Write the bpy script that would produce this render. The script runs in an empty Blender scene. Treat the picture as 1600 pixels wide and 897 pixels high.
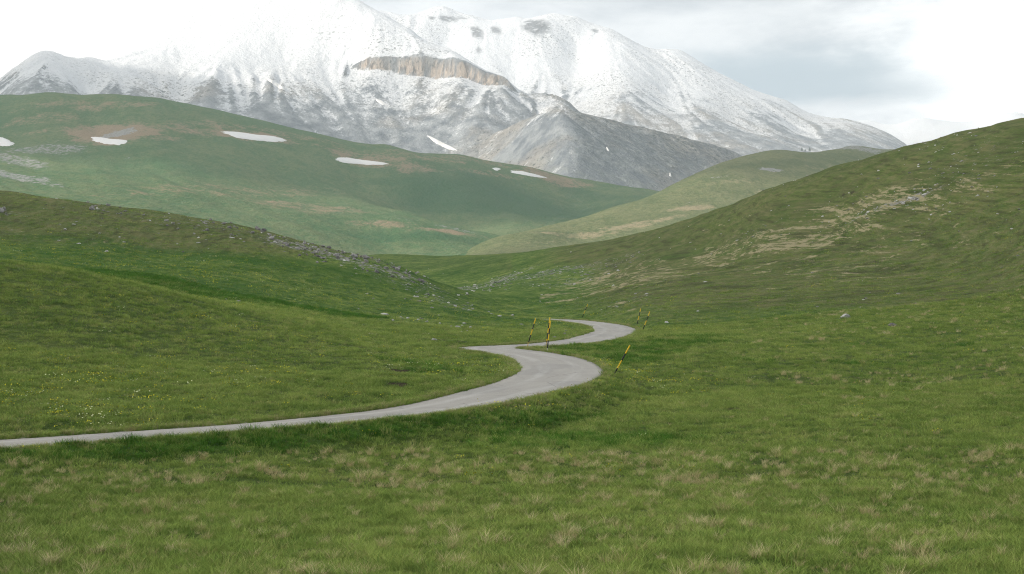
import bpy, bmesh, math, random
import numpy as np
from mathutils import Vector, Matrix, Euler

random.seed(7)
RNG = np.random.default_rng(7)
C = bpy.context.scene.collection
SC = bpy.context.scene

# ------------------------------------------------------------------ camera, sky, sun, exposure
FPX, CX, YH = 2222.2, 800.0, 448.5          # focal length in photo pixels, centre, horizon row
cam = bpy.data.cameras.new('camera')
cam.lens, cam.sensor_width = 50.0, 36.0
cam.clip_start, cam.clip_end = 0.1, 60000
cam_o = bpy.data.objects.new('camera', cam)
cam_o.rotation_euler = (math.radians(90), 0, 0)
C.objects.link(cam_o)
SC.camera = cam_o

SUN_DIR = Vector((-0.86, -0.25, 0.45)).normalized()
SUN_ELEV = math.asin(SUN_DIR.z)
SUN_AZ = math.atan2(SUN_DIR.x, SUN_DIR.y)

world = bpy.data.worlds.new('World')
SC.world = world
world.use_nodes = True


class NT:
    """small helper for writing node trees"""
    def __init__(self, tree):
        self.t = tree
        self.n = tree.nodes
        self.l = tree.links

    def set(self, sock, v):
        if isinstance(v, bpy.types.NodeSocket):
            self.l.new(v, sock)
        elif isinstance(v, (tuple, list)) and sock.type == 'RGBA' and len(v) == 3:
            sock.default_value = (*v, 1)
        else:
            sock.default_value = v

    def math(self, op, a, b=0.0, c=None, clamp=False):
        n = self.n.new('ShaderNodeMath')
        n.operation = op
        n.use_clamp = clamp
        self.set(n.inputs[0], a)
        self.set(n.inputs[1], b)
        if c is not None:
            self.set(n.inputs[2], c)
        return n.outputs[0]

    def vmath(self, op, a, b=(0, 0, 0)):
        n = self.n.new('ShaderNodeVectorMath')
        n.operation = op
        self.set(n.inputs[0], a)
        self.set(n.inputs[1], b)
        return n.outputs[0]

    def noise(self, vec, scale, detail=4.0, rough=0.55, dist=0.0, out=0, lac=2.0):
        n = self.n.new('ShaderNodeTexNoise')
        self.set(n.inputs['Vector'], vec)
        n.inputs['Scale'].default_value = scale
        n.inputs['Detail'].default_value = detail
        n.inputs['Roughness'].default_value = rough
        n.inputs['Lacunarity'].default_value = lac
        n.inputs['Distortion'].default_value = dist
        return n.outputs[out]

    def voronoi(self, vec, scale, rand=1.0, out='Distance', feature='F1'):
        n = self.n.new('ShaderNodeTexVoronoi')
        n.feature = feature
        self.set(n.inputs['Vector'], vec)
        n.inputs['Scale'].default_value = scale
        n.inputs['Randomness'].default_value = rand
        return n.outputs[out]

    def ramp(self, fac, lo, hi, a=0.0, b=1.0, smooth=True):
        n = self.n.new('ShaderNodeMapRange')
        n.interpolation_type = 'SMOOTHSTEP' if smooth else 'LINEAR'
        self.set(n.inputs['Value'], fac)
        n.inputs['From Min'].default_value = lo
        n.inputs['From Max'].default_value = hi
        n.inputs['To Min'].default_value = a
        n.inputs['To Max'].default_value = b
        return n.outputs['Result']

    def mix(self, fac, a, b, mode='MIX'):
        n = self.n.new('ShaderNodeMix')
        n.data_type = 'RGBA'
        n.blend_type = mode
        n.clamp_factor = True
        self.set(n.inputs['Factor'], fac)
        self.set(n.inputs[6], a)
        self.set(n.inputs[7], b)
        return n.outputs[2]

    def attr(self, name):
        n = self.n.new('ShaderNodeAttribute')
        n.attribute_name = name
        return n.outputs['Fac']

    def pos(self):
        return self.n.new('ShaderNodeNewGeometry').outputs['Position']

    def sep(self, v):
        n = self.n.new('ShaderNodeSeparateXYZ')
        self.set(n.inputs[0], v)
        return n.outputs

    def scalev(self, v, s):
        return self.vmath('MULTIPLY', v, s)


def build_sky():
    t = NT(world.node_tree)
    t.n.clear()
    out = t.n.new('ShaderNodeOutputWorld')
    bg = t.n.new('ShaderNodeBackground')
    bg.inputs['Strength'].default_value = 0.112
    sky = t.n.new('ShaderNodeTexSky')
    sky.sky_type = 'NISHITA'
    sky.sun_disc = False
    sky.sun_elevation = SUN_ELEV
    sky.sun_rotation = SUN_AZ
    sky.altitude = 1400
    tc = t.n.new('ShaderNodeTexCoord')
    d = tc.outputs['Generated']
    x, y, z = t.sep(d)[0:3]
    # cloud deck: stretched along the horizon
    st = t.scalev(d, (1.0, 1.0, 3.2))
    n1 = t.noise(st, 3.3, 6, 0.55, 0.4)
    n2 = t.noise(t.vmath('ADD', st, (3.1, 1.7, 0.4)), 9.0, 5, 0.6, 0.2)
    n = t.math('MULTIPLY_ADD', n2, 0.35, t.math('MULTIPLY', n1, 0.65))
    tone = t.ramp(n, 0.40, 0.62, 0.0, 1.0)
    cloud = t.mix(tone, (4.1, 4.45, 4.85), (7.7, 7.8, 7.9))
    # sun-bright cloud on the right of the valley and over the massif on the left
    gx = t.ramp(t.math('MULTIPLY_ADD', n2, 0.16, x), 0.27, 0.42)
    gl = t.ramp(t.math('MULTIPLY_ADD', n2, 0.10, x), -0.02, -0.22)
    low = t.ramp(z, 0.55, 0.1)
    front = t.ramp(y, 0.2, 0.6)
    glow = t.math('MULTIPLY', t.math('MULTIPLY', t.math('MAXIMUM', gx, gl), low), front)
    cloud = t.mix(glow, cloud, (14.0, 13.8, 13.5))
    # one grey bank low over the far ridge
    bz = t.math('MULTIPLY_ADD', t.math('SUBTRACT', n2, 0.5), 0.05, z)
    bank = t.math('MULTIPLY', t.ramp(bz, 0.120, 0.132), t.ramp(bz, 0.175, 0.142))
    bxx = t.math('MULTIPLY_ADD', t.math('SUBTRACT', n1, 0.5), 0.12, x)
    bank = t.math('MULTIPLY', bank, t.math('MULTIPLY', t.ramp(bxx, 0.05, 0.17), t.ramp(bxx, 0.31, 0.22)))
    bank = t.math('MULTIPLY', bank, front)
    cloud = t.mix(t.math('MULTIPLY', bank, 0.95), cloud, (2.8, 3.65, 4.25))
    cover = t.ramp(n, 0.25, 0.42, 0.88, 1.0)
    col = t.mix(cover, sky.outputs[0], cloud)
    t.set(bg.inputs['Color'], col)
    t.l.new(bg.outputs[0], out.inputs['Surface'])


build_sky()

sun = bpy.data.lights.new('sun', 'SUN')
sun.energy = 4.4
sun.angle = math.radians(1.5)
sun.color = (1.0, 0.93, 0.82)
sun_o = bpy.data.objects.new('sun', sun)
sun_o.rotation_euler = (-SUN_DIR).to_track_quat('-Z', 'Y').to_euler()
C.objects.link(sun_o)

SC.view_settings.view_transform = 'Standard'
SC.view_settings.look = 'None'
SC.view_settings.gamma = 1.0
SC.view_settings.use_curve_mapping = False
SC.view_settings.exposure = 0.34
SC.render.engine = 'CYCLES'
SC.cycles.max_bounces = 5
SC.cycles.diffuse_bounces = 3
SC.cycles.transparent_max_bounces = 8
SC.cycles.volume_bounces = 1
SC.cycles.use_denoising = True
SC.cycles.denoiser = 'OPENIMAGEDENOISE'
SC.cycles.denoising_input_passes = 'RGB_ALBEDO_NORMAL'
SC.cycles.denoising_prefilter = 'NONE'
SC.cycles.filter_width = 1.1


# ------------------------------------------------------------------ tagging and mesh helpers
def structure(o):
    o['kind'] = 'structure'
    return o


def stuff(o, label, cat):
    o['kind'] = 'stuff'
    o['label'] = label
    o['category'] = cat
    return o


def tag(o, label, cat, group=None):
    o['label'] = label
    o['category'] = cat
    if group:
        o['group'] = group
    return o


def mesh_obj(name, verts, faces, mat=None, parent=None, smooth=True, attrs=None):
    me = bpy.data.meshes.new(name)
    verts = np.asarray(verts, np.float32)
    faces = np.asarray(faces, np.int32)
    k = faces.shape[1]
    me.vertices.add(len(verts))
    me.vertices.foreach_set('co', verts.ravel())
    me.loops.add(faces.size)
    me.loops.foreach_set('vertex_index', faces.ravel())
    me.polygons.add(len(faces))
    me.polygons.foreach_set('loop_start', np.arange(0, faces.size, k, dtype=np.int32))
    me.polygons.foreach_set('use_smooth', np.full(len(faces), smooth))
    me.update(calc_edges=True)
    for nm, v in (attrs or {}).items():
        a = me.attributes.new(nm, 'FLOAT', 'POINT')
        a.data.foreach_set('value', np.asarray(v, np.float32).ravel())
    if mat:
        me.materials.append(mat)
    o = bpy.data.objects.new(name, me)
    C.objects.link(o)
    if parent:
        o.parent = parent
    return o


def grid_faces(nr, nc):
    i = np.arange(nr * nc).reshape(nr, nc)
    return np.stack([i[:-1, :-1], i[:-1, 1:], i[1:, 1:], i[1:, :-1]], -1).reshape(-1, 4)


# ------------------------------------------------------------------ noise and surface fitting
def _hash(ix, iy, seed):
    h = (ix.astype(np.int64) * 374761393 + iy.astype(np.int64) * 668265263 + seed * 974711) & 0xFFFFFFFF
    h = ((h ^ (h >> 13)) * 1274126177) & 0xFFFFFFFF
    h = h ^ (h >> 16)
    return (h & 0xFFFF) / 65535.0


def gnoise(x, y, seed=0):
    ix, iy = np.floor(x), np.floor(y)
    fx, fy = x - ix, y - iy
    u = fx * fx * fx * (fx * (fx * 6 - 15) + 10)
    v = fy * fy * fy * (fy * (fy * 6 - 15) + 10)

    def g(dx, dy):
        a = _hash(ix + dx, iy + dy, seed) * 2 * math.pi
        return np.cos(a) * (fx - dx) + np.sin(a) * (fy - dy)
    return 1.4 * ((g(0, 0) * (1 - u) + g(1, 0) * u) * (1 - v) + (g(0, 1) * (1 - u) + g(1, 1) * u) * v)


def fbm(x, y, wl, octaves=5, gain=0.5, seed=0, ridged=False):
    s, a, f, tot = 0, 1.0, 1.0 / wl, 0
    for k in range(octaves):
        n = gnoise(x * f + 17.3 * k, y * f - 9.1 * k, seed + k)
        if ridged:
            n = 1 - 2 * np.abs(n)
        s = s + a * n
        tot += a
        a *= gain
        f *= 2.03
    return s / tot


def sstep(x, a, b):
    t = np.clip((x - a) / (b - a), 0, 1)
    return t * t * (3 - 2 * t)


class TPS:
    def __init__(self, u, v, z, lam=1e-4):
        self.p = np.stack([u, v], 1)
        n = len(u)
        K = self.k(self.p[:, None, :] - self.p[None])
        A = np.zeros((n + 3, n + 3))
        A[:n, :n] = K + lam * np.eye(n)
        A[:n, n] = 1
        A[:n, n + 1:] = self.p
        A[n, :n] = 1
        A[n + 1:, :n] = self.p.T
        self.w = np.linalg.solve(A, np.concatenate([z, [0, 0, 0]]))

    @staticmethod
    def k(d):
        r2 = (d ** 2).sum(-1) + 1e-12
        return 0.5 * r2 * np.log(r2)

    def __call__(self, u, v):
        sh = u.shape
        q = np.stack([u.ravel(), v.ravel()], 1)
        out = np.empty(len(q))
        n = len(self.p)
        for i in range(0, len(q), 40000):
            c = q[i:i + 40000]
            out[i:i + 40000] = self.k(c[:, None, :] - self.p[None]) @ self.w[:n] + self.w[n] + c @ self.w[n + 1:]
        return out.reshape(sh)


def ptx(px, d):
    return (px - CX) / FPX * d


def ptz(py, d):
    return (YH - py) / FPX * d


class Land:
    """height field on a grid; H(x, d) interpolates it, hit() finds where a sight line meets it"""
    def __init__(self, sight, plan=(), off=0.0, ks=4.0, step=None, lam=1e-4):
        self.off, self.ks = off, ks
        x = [ptx(p, d) for p, y, d in sight] + [ptx(p, d) for p, d, z in plan]
        dd = [d for p, y, d in sight] + [d for p, d, z in plan]
        z = [ptz(y, d) for p, y, d in sight] + [z for p, d, z in plan]
        x, dd, z = map(np.array, (x, dd, z))
        if step:
            z = z - step(x, dd)
        self.step = step
        s = dd + off
        self.zs = max(1.0, np.abs(z).max())
        self.tps = TPS(ks * x / s, np.log(s), z / self.zs, lam)

    def base(self, x, d):
        s = d + self.off
        z = self.tps(self.ks * x / s, np.log(s)) * self.zs
        if self.step:
            z = z + self.step(x, d)
        return z

    def polar(self, t0, t1, nt, s0, s1, ns):
        self.kind = 'polar'
        self.T = np.linspace(t0, t1, nt)
        self.LS = np.linspace(math.log(s0), math.log(s1), ns)
        t, ls = np.meshgrid(self.T, self.LS)
        s = np.exp(ls)
        self.X, self.D = t * s, s - self.off
        self.Z = self.base(self.X, self.D)

    def rect(self, x0, x1, d0, d1, res):
        self.kind = 'rect'
        self.gx = np.arange(x0, x1, res)
        self.gd = np.arange(d0, d1, res)
        self.X, self.D = np.meshgrid(self.gx, self.gd)
        self.Z = self.base(self.X, self.D)

    def uv(self, x, d):
        if self.kind == 'polar':
            s = np.maximum(d + self.off, 1e-3)
            u = (x / s - self.T[0]) / (self.T[1] - self.T[0])
            v = (np.log(s) - self.LS[0]) / (self.LS[1] - self.LS[0])
        else:
            u = (x - self.gx[0]) / (self.gx[1] - self.gx[0])
            v = (d - self.gd[0]) / (self.gd[1] - self.gd[0])
        return u, v

    def sample(self, A, x, d):
        u, v = self.uv(np.asarray(x, float), np.asarray(d, float))
        nr, nc = A.shape
        u = np.clip(u, 0, nc - 1.001)
        v = np.clip(v, 0, nr - 1.001)
        i, j = v.astype(int), u.astype(int)
        a, b = v - i, u - j
        return (A[i, j] * (1 - b) + A[i, j + 1] * b) * (1 - a) + (A[i + 1, j] * (1 - b) + A[i + 1, j + 1] * b) * a

    def H(self, x, d):
        return self.sample(self.Z, x, d)

    def hit(self, px, py, dmin=None, dmax=None):
        D = self.D
        d0 = dmin or max(8.0, D.min() + 1)
        d1 = dmax or D.max() - 1
        d = np.exp(np.linspace(math.log(d0), math.log(d1), 3000))
        g = self.H(ptx(px, d), d) - ptz(py, d)
        k = np.argmax(g >= 0)
        if g[k] < 0:
            k = int(np.argmax(g / d))
        dd = d[k]
        if k > 0 and g[k] > 0 > g[k - 1]:
            f = -g[k - 1] / (g[k] - g[k - 1])
            dd = d[k - 1] + f * (d[k] - d[k - 1])
        x = ptx(px, dd)
        return float(x), float(dd), float(self.H(x, dd))

    def normal(self, x, d, e=1.0):
        gx = (self.H(x + e, d) - self.H(x - e, d)) / (2 * e)
        gd = (self.H(x, d + e) - self.H(x, d - e)) / (2 * e)
        n = np.stack([-gx, -gd, np.ones_like(gx)], -1)
        return n / np.linalg.norm(n, axis=-1, keepdims=True)

    def splat(self, marks, seed=0, rough=0.5):
        """cover mask: each mark (px, py, half width px, half height px, lean, strength) becomes a ragged patch on the land"""
        M = np.zeros_like(self.Z)
        for q, (px, py, a, b, lean, st) in enumerate(marks):
            x0, d0, _ = self.hit(px, py)
            xa, da, _ = self.hit(px + a, py - a * lean)
            xb, db, _ = self.hit(px, py - b)
            xc, dc, _ = self.hit(px, py + b)
            ax = np.array([xa - x0, da - d0])
            la = max(np.hypot(*ax), 0.1)
            ax /= la
            mx = 6 * la
            lb = np.clip(0.5 * abs(db - dc), 0.15, mx)
            rx, rd = self.X - x0, self.D - d0
            u = (rx * ax[0] + rd * ax[1]) / la
            v = (-rx * ax[1] + rd * ax[0]) / max(lb * abs(ax[0]), 0.1 * la)
            sel = (np.abs(u) < 2.2) & (np.abs(v) < 2.2)
            if not sel.any():
                continue
            us, vs = u[sel], v[sel]
            r = np.sqrt(us ** 2 + vs ** 2) + rough * fbm(us * 1.0 + q * 7, vs * 1.0, 0.55, 4, 0.6, seed + q)
            M[sel] = np.maximum(M[sel], st * (1 - sstep(r, 0.45, 1.15)))
        return M

    def build(self, name, mat, attrs):
        v = np.stack([self.X, self.D, self.Z], -1).reshape(-1, 3)
        o = mesh_obj(name, v, grid_faces(*self.Z.shape), mat, attrs=attrs)
        return structure(o)


def runnels(Z, cell, wl, steps=26, seed=1, smooth=10):
    """noise dragged along the fall line: gullies and ribs that run straight down the slope"""
    nr, nc = Z.shape
    S = blur(Z, smooth)
    gd, gx = np.gradient(S, cell)
    ln = np.hypot(gd, gx) + 1e-6
    gd, gx = gd / ln, gx / ln
    jj, ii = np.meshgrid(np.arange(nc) * cell, np.arange(nr) * cell)
    N = fbm(jj, ii, wl, 3, 0.6, seed)
    A = N.copy()
    for sg in (1, -1):
        r, c = np.meshgrid(np.arange(nr, dtype=float), np.arange(nc, dtype=float), indexing='ij')
        for k in range(steps):
            i0, j0 = np.rint(r).astype(int), np.rint(c).astype(int)
            r = np.clip(r + sg * 1.2 * gd[i0, j0], 0, nr - 1)
            c = np.clip(c + sg * 1.2 * gx[i0, j0], 0, nc - 1)
            A += N[np.rint(r).astype(int), np.rint(c).astype(int)]
    A -= A.mean()
    return A / (A.std() + 1e-9)


def blur(A, k):
    for _ in range(k):
        P = np.pad(A, 1, mode='edge')
        A = (P[:-2, 1:-1] + P[2:, 1:-1] + P[1:-1, :-2] + P[1:-1, 2:] + 2 * A) / 6
    return A


# ------------------------------------------------------------------ near land
ROAD_Z = -5.75
near = Land(
    sight=[
        # meadow below the camera
        (0, 897, 27), (400, 897, 27), (800, 897, 27), (1200, 897, 27), (1600, 897, 27),
        (0, 800, 38), (800, 800, 39), (1600, 800, 38), (200, 725, 50), (800, 715, 53), (1300, 720, 52), (1600, 720, 50),
        (850, 665, 69), (1000, 645, 76), (1300, 640, 75), (1600, 640, 72), (1000, 602, 96), (1300, 600, 92), (1600, 600, 86),
        (1000, 572, 117), (1300, 560, 117), (1600, 545, 112), (1100, 540, 139), (450, 690, 57), (650, 672, 64), (1450, 575, 106),
        # right hill
        (1300, 500, 175), (1300, 450, 240), (1300, 400, 300), (1300, 350, 350), (1300, 262, 420),
        (1600, 500, 150), (1600, 400, 230), (1600, 300, 300), (1600, 185, 380),
        (1500, 208, 395), (1400, 234, 408), (1200, 297, 440), (1100, 335, 465), (1000, 363, 490), (900, 382, 520), (800, 396, 560),
        (800, 440, 400), (800, 468, 330), (900, 480, 290), (900, 440, 380), (1000, 480, 245), (1000, 440, 320), (1000, 400, 400),
        (1100, 500, 200), (1100, 440, 290), (1100, 380, 390), (1450, 480, 180), (1450, 330, 320),
        # left hill: near fold
        (0, 410, 130), (125, 424, 135), (250, 450, 140), (380, 478, 146), (480, 497, 150), (570, 516, 152),
        (0, 600, 72), (0, 500, 100), (250, 600, 76), (250, 520, 105), (480, 600, 80), (480, 550, 105), (650, 600, 82), (650, 560, 108),
        (700, 545, 129), (100, 655, 60), (400, 640, 66),
        # left hill: main slope and crest
        (0, 398, 210), (0, 350, 270), (0, 296, 340), (250, 438, 190), (250, 385, 270), (250, 329, 345), (480, 486, 178), (480, 440, 250),
        (120, 312, 342), (370, 352, 347), (480, 380, 350), (600, 409, 350), (700, 447, 345), (752, 466, 335), (800, 480, 312), (893, 499, 262),
        (600, 500, 190), (600, 450, 270), (700, 500, 210), (750, 520, 175), (850, 525, 165), (850, 510, 210), (850, 499, 245),
        # head of the valley
        (740, 452, 425), (690, 434, 480), (660, 415, 560), (680, 400, 640), (600, 398, 640), (760, 399, 630),
    ],
    plan=[
        (800, 2, -1.9), (0, 2, -1.9), (1600, 2, -1.9), (800, -12, -1.5), (-400, 30, -4.9), (2000, 30, -4.9),
        (0, 160, 1.2), (250, 166, -1.0), (-500, 150, 8), (-500, 340, 36), (2100, 150, 3), (2100, 380, 62),
        (0, 450, 16), (250, 450, 11), (480, 450, 3), (600, 450, -2), (-500, 500, 25),
        (1600, 520, 34), (1300, 560, 26), (1000, 640, 12), (2100, 600, 40),
        (680, 780, 12), (300, 780, 10), (1100, 850, 5), (1600, 850, 15), (0, 800, 10),
    ],
    off=20.0)
near.polar(-0.75, 0.75, 620, 7.0, 880.0, 760)

X, D = near.X, near.D
amp_far = sstep(D, 120, 320)
near.Z += 0.9 * fbm(X, D, 60, 4, 0.5, 11) * sstep(D, 60, 200)
near.Z += 0.30 * fbm(X, D, 11, 4, 0.5, 21) * (0.5 + amp_far)
near.Z += 0.12 * fbm(X, D, 2.0, 3, 0.6, 31) * sstep(D, 5, 20)
# sheep-track terracing on the right hill
slope_r = sstep(X / (D + 20), -0.02, 0.12) * sstep(D, 150, 260) * (1 - sstep(D, 520, 640))
zz = near.Z - 0.215 * (0.715 * X + 0.70 * D) * (X > 0) + 1.2 * fbm(X, D, 45, 4, 0.5, 41)
near.Z += 0.28 * slope_r * np.sin(zz * 2 * math.pi / 2.3) * (0.5 + 0.5 * fbm(X, D, 30, 3, 0.5, 43))

# --- the road: centre points read as (px, row) on a level road bed
road_px = [(-420, 726), (-200, 710), (0, 694.0), (200, 680.5), (400, 666.5), (560, 651.5), (650, 641), (730, 627), (800, 610), (852, 596), (878, 577),
           (853, 560), (803, 550), (759, 543.4), (826, 540), (882, 536), (932, 528), (961, 516), (945, 508), (912, 503), (880, 500), (850, 498.6)]
road_pts = []
for px, py in road_px:
    d = -ROAD_Z * FPX / (py - YH)
    road_pts.append((ptx(px, d), d))


def catmull(P, n=14):
    P = [np.array(p, float) for p in P]
    P = [2 * P[0] - P[1]] + P + [2 * P[-1] - P[-2]]
    out = []
    for i in range(1, len(P) - 2):
        for k in range(n):
            t = k / n
            p0, p1, p2, p3 = P[i - 1:i + 3]
            out.append(0.5 * (2 * p1 + (p2 - p0) * t + (2 * p0 - 5 * p1 + 4 * p2 - p3) * t * t + (3 * p1 - p0 - 3 * p2 + p3) * t ** 3))
    out.append(P[-2])
    return np.array(out)


RC = catmull(road_pts)
for _ in range(6):
    RC[1:-1] = 0.25 * RC[:-2] + 0.5 * RC[1:-1] + 0.25 * RC[2:]
tang = np.gradient(RC, axis=0)
tang /= np.linalg.norm(tang, axis=1, keepdims=True)
RN = np.stack([tang[:, 1], -tang[:, 0]], 1)            # to the right of travel (towards the camera on the left stretch)
RW = 2.35 + 0.55 * sstep(RC[:, 1], 66, 90)             # half width, wider in the bends
RBANK = -0.030 * (1 - sstep(RC[:, 1], 60, 85))         # the left stretch leans away from the camera


def road_frame(x, d):
    """signed offset from the centre line and index of the nearest centre point"""
    q = np.stack([x, d], 1)
    best = np.full(len(q), 1e9)
    idx = np.zeros(len(q), int)
    for i in range(0, len(q), 20000):
        dd = ((q[i:i + 20000, None, :] - RC[None]) ** 2).sum(-1)
        idx[i:i + 20000] = dd.argmin(1)
        best[i:i + 20000] = np.sqrt(dd.min(1))
    side = ((q - RC[idx]) * RN[idx]).sum(1)
    return best, side, idx


sel = (D > 25) & (D < 300) & (np.abs(X) < 60)
best, side, idx = road_frame(X[sel], D[sel])
hw = RW[idx]
zr = ROAD_Z - RBANK[idx] * np.clip(side, -3.2, 3.2)
edge = best - hw
z = near.Z[sel]
w = 1 - sstep(edge, 0.35, 3.6)
z = z * (1 - w) + (zr - 0.05) * w
z = np.where((edge > 0.05) & (edge < 0.9), z + 0.10 * np.sin(np.clip((edge - 0.05) / 0.85, 0, 1) * math.pi), z)
z = np.where(edge < 0.2, np.minimum(z, zr - 0.05), z)
near.Z[sel] = z
road_d = np.full(near.Z.shape, 99.0)
road_d[sel] = edge
# two small earth slips in the bank left of the bend
for px, py, a in ((628, 580, 1.2), (622, 603, 1.0), (690, 530, 1.3)):
    x0, d0, _ = near.hit(px, py)
    r2 = ((X - x0) / (1.2 * a)) ** 2 + ((D - d0) / (2.2 * a)) ** 2
    near.Z -= 0.35 * np.exp(-r2)

# --- cover masks
dry = near.splat([
    (1230, 368, 300, 44, 0.33, .75), (980, 435, 190, 30, 0.28, .72), (1330, 410, 280, 44, 0.3, .52), (1500, 300, 140, 44, .3, .62),
    (1100, 405, 150, 10, 0.22, .75), (1250, 355, 110, 13, 0.38, .9), (1400, 318, 95, 9, 0.33, .9), (1330, 335, 60, 8, .4, .7), (1480, 300, 40, 6, 0.2, .7),
    (1180, 380, 70, 6, 0.3, .8), (1130, 350, 60, 5, 0.3, .5), (930, 437, 50, 6, 0.25, .95), (875, 470, 28, 6, 0.2, 1), (860, 462, 20, 4, 0.1, .9), (980, 470, 50, 4, 0.3, .6), (960, 490, 35, 4, .25, .8),
    (1258, 403, 25, 3, 0.3, .9), (1190, 425, 30, 4, .3, .8), (1560, 335, 50, 4, 0.25, .8), (1590, 262, 60, 4, 0.3, .7), (1310, 490, 22, 3, 0.3, .9), (1090, 425, 40, 4, 0.25, .8),
    (1000, 425, 60, 4, .25, .7), (1040, 455, 60, 3, .3, .6), (1490, 352, 12, 3, 0.2, .8), (35, 363, 30, 3, -0.1, .7), (150, 375, 60, 4, -.2, .35),
    (850, 625, 40, 12, 0.0, .6), (820, 632, 25, 8, 0, .8), (930, 560, 50, 5, 0, .5), (1010, 578, 60, 6, 0, .4), (845, 546, 25, 3, 0, .6),
    (1400, 600, 250, 20, 0, .35),
], 100)
rock = near.splat([
    (1250, 350, 240, 30, .33, .42), (880, 435, 180, 18, .28, .55), (1520, 250, 110, 40, .3, .45), (430, 372, 120, 12, -.25, .5), (250, 340, 150, 10, -.18, .5), (580, 410, 110, 10, -.36, .6),
    (200, 330, 50, 6, -0.15, .5), (340, 355, 60, 7, -0.2, .6), (470, 385, 50, 8, -0.3, .9), (540, 405, 60, 8, -0.35, .9), (610, 425, 45, 7, -0.4, .9), (660, 440, 35, 6, -0.45, .8), (10, 332, 30, 6, -.2, .6),
    (680, 500, 70, 8, -0.1, .35), (885, 520, 16, 6, 0, .7),
    (760, 445, 60, 9, 0.25, .8), (850, 428, 90, 9, 0.28, .7), (950, 408, 80, 8, 0.28, .6), (720, 452, 40, 6, 0.3, .8), (880, 445, 60, 4, .25, .6),
    (1430, 308, 55, 6, 0.35, 1), (1390, 320, 40, 5, .4, .8), (1340, 340, 60, 6, .4, .6), (1040, 440, 60, 5, 0.3, .5), (1000, 462, 60, 5, .35, .5), (1560, 240, 80, 14, 0.3, .3),
], 200)
lush = near.splat([
    (200, 388, 240, 12, -0.12, 1), (450, 412, 200, 11, -0.17, .95), (600, 445, 120, 10, -0.2, .7),
    (300, 690, 300, 16, 0.06, .8), (620, 668, 160, 14, .1, .8), (850, 655, 120, 16, .1, .6), (980, 560, 100, 20, 0, .3), (1000, 538, 170, 14, 0, .3), (900, 690, 250, 20, 0, .5),
    (700, 580, 110, 24, 0, .2), (850, 475, 70, 8, -.1, .7), (1150, 390, 90, 5, .25, .5), (1070, 400, 60, 6, .25, .6), (1400, 542, 300, 12, 0, .15), (1250, 566, 260, 12, 0, .15), (800, 500, 120, 8, -.1, .4), (260, 425, 240, 18, -.2, .75), (420, 462, 160, 14, -.25, .75), (120, 405, 120, 6, -.2, .6),
], 300)
lush = np.maximum(lush, 0.55 * np.exp(-((D - 205) / 38) ** 2) * sstep(-X / (D + 1), 0.10, 0.22) * sstep(fbm(X, D, 22, 4, 0.6, 305), -0.5, 0.2))
soil = near.splat([(628, 579, 18, 3, 0, 1), (622, 601, 18, 5, 0, .9), (1320, 305, 16, 2, .2, .8), (1425, 209, 14, 2, .3, .8), (690, 532, 40, 3, -.2, .5), (1140, 640, 30, 3, 0, .6), (1330, 300, 25, 3, .3, .5)], 400)
verge = np.exp(-(np.clip(road_d, 0, 99) / 0.55) ** 2) * 0.6
dry = np.maximum(dry, verge * (road_d < 50))
heath = sstep(fbm(X, D, 70, 3, 0.5, 51) * 0.4 + slope_r * 0.8 + 0.75 * sstep(near.Z, 2, 11) * sstep(D, 220, 280) * (X < 0) + 0.4 * sstep(near.Z, 3, 14) + 0.6 * sstep(near.Z, -4.0, -1.2) * sstep(X, 15, 40) * sstep(D, 130, 170), 0.2, 0.75) * (1 - 0.8 * sstep(D, 430, 500) * (1 - sstep(X, -10, 30)))


def grass_colour(t, pos, with_masks=True):
    """the green of the meadow at a place: patches of several sizes, the same for the ground and for the blades on it"""
    fl = t.scalev(pos, (1, 1, 0.3))
    big = t.noise(fl, 0.035, 4, 0.55)
    mid = t.noise(t.vmath('ADD', fl, (31, 7, 0)), 0.22, 4, 0.6)
    sml = t.noise(t.vmath('ADD', fl, (5, 77, 3)), 1.5, 4, 0.65)
    a = t.math('MULTIPLY_ADD', mid, 0.45, t.math('MULTIPLY', big, 0.30))
    a = t.math('MULTIPLY_ADD', sml, 0.40, a)
    col = t.mix(t.ramp(a, 0.46, 0.60), GREEN_DEEP, GREEN_MID)
    col = t.mix(t.ramp(a, 0.56, 0.72), col, GREEN_PALE)
    tf = t.noise(t.scalev(pos, (1.0, 0.5, 0.6)), 0.6, 4, 0.75)
    col = t.mix(t.ramp(tf, 0.51, 0.36, 0, 0.7), col, (0.028, 0.072, 0.008))
    col = t.mix(t.ramp(tf, 0.54, 0.70, 0, 0.45), col, (0.19, 0.20, 0.060))
    return col, big, mid, sml


GREEN_DEEP = (0.032, 0.090, 0.009)
GREEN_MID = (0.088, 0.150, 0.026)
GREEN_PALE = (0.190, 0.238, 0.056)
STRAW = (0.42, 0.33, 0.16)


def new_mat(name, rough=0.9, spec=0.15):
    m = bpy.data.materials.new(name)
    m.use_nodes = True
    t = NT(m.node_tree)
    b = t.n['Principled BSDF']
    b.inputs['Roughness'].default_value = rough
    b.inputs['Specular IOR Level'].default_value = spec
    return m, t, b


def bump(t, b, h, strength, dist):
    n = t.n.new('ShaderNodeBump')
    n.inputs['Strength'].default_value = strength
    n.inputs['Distance'].default_value = dist
    t.set(n.inputs['Height'], h)
    t.l.new(n.outputs[0], b.inputs['Normal'])


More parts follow.
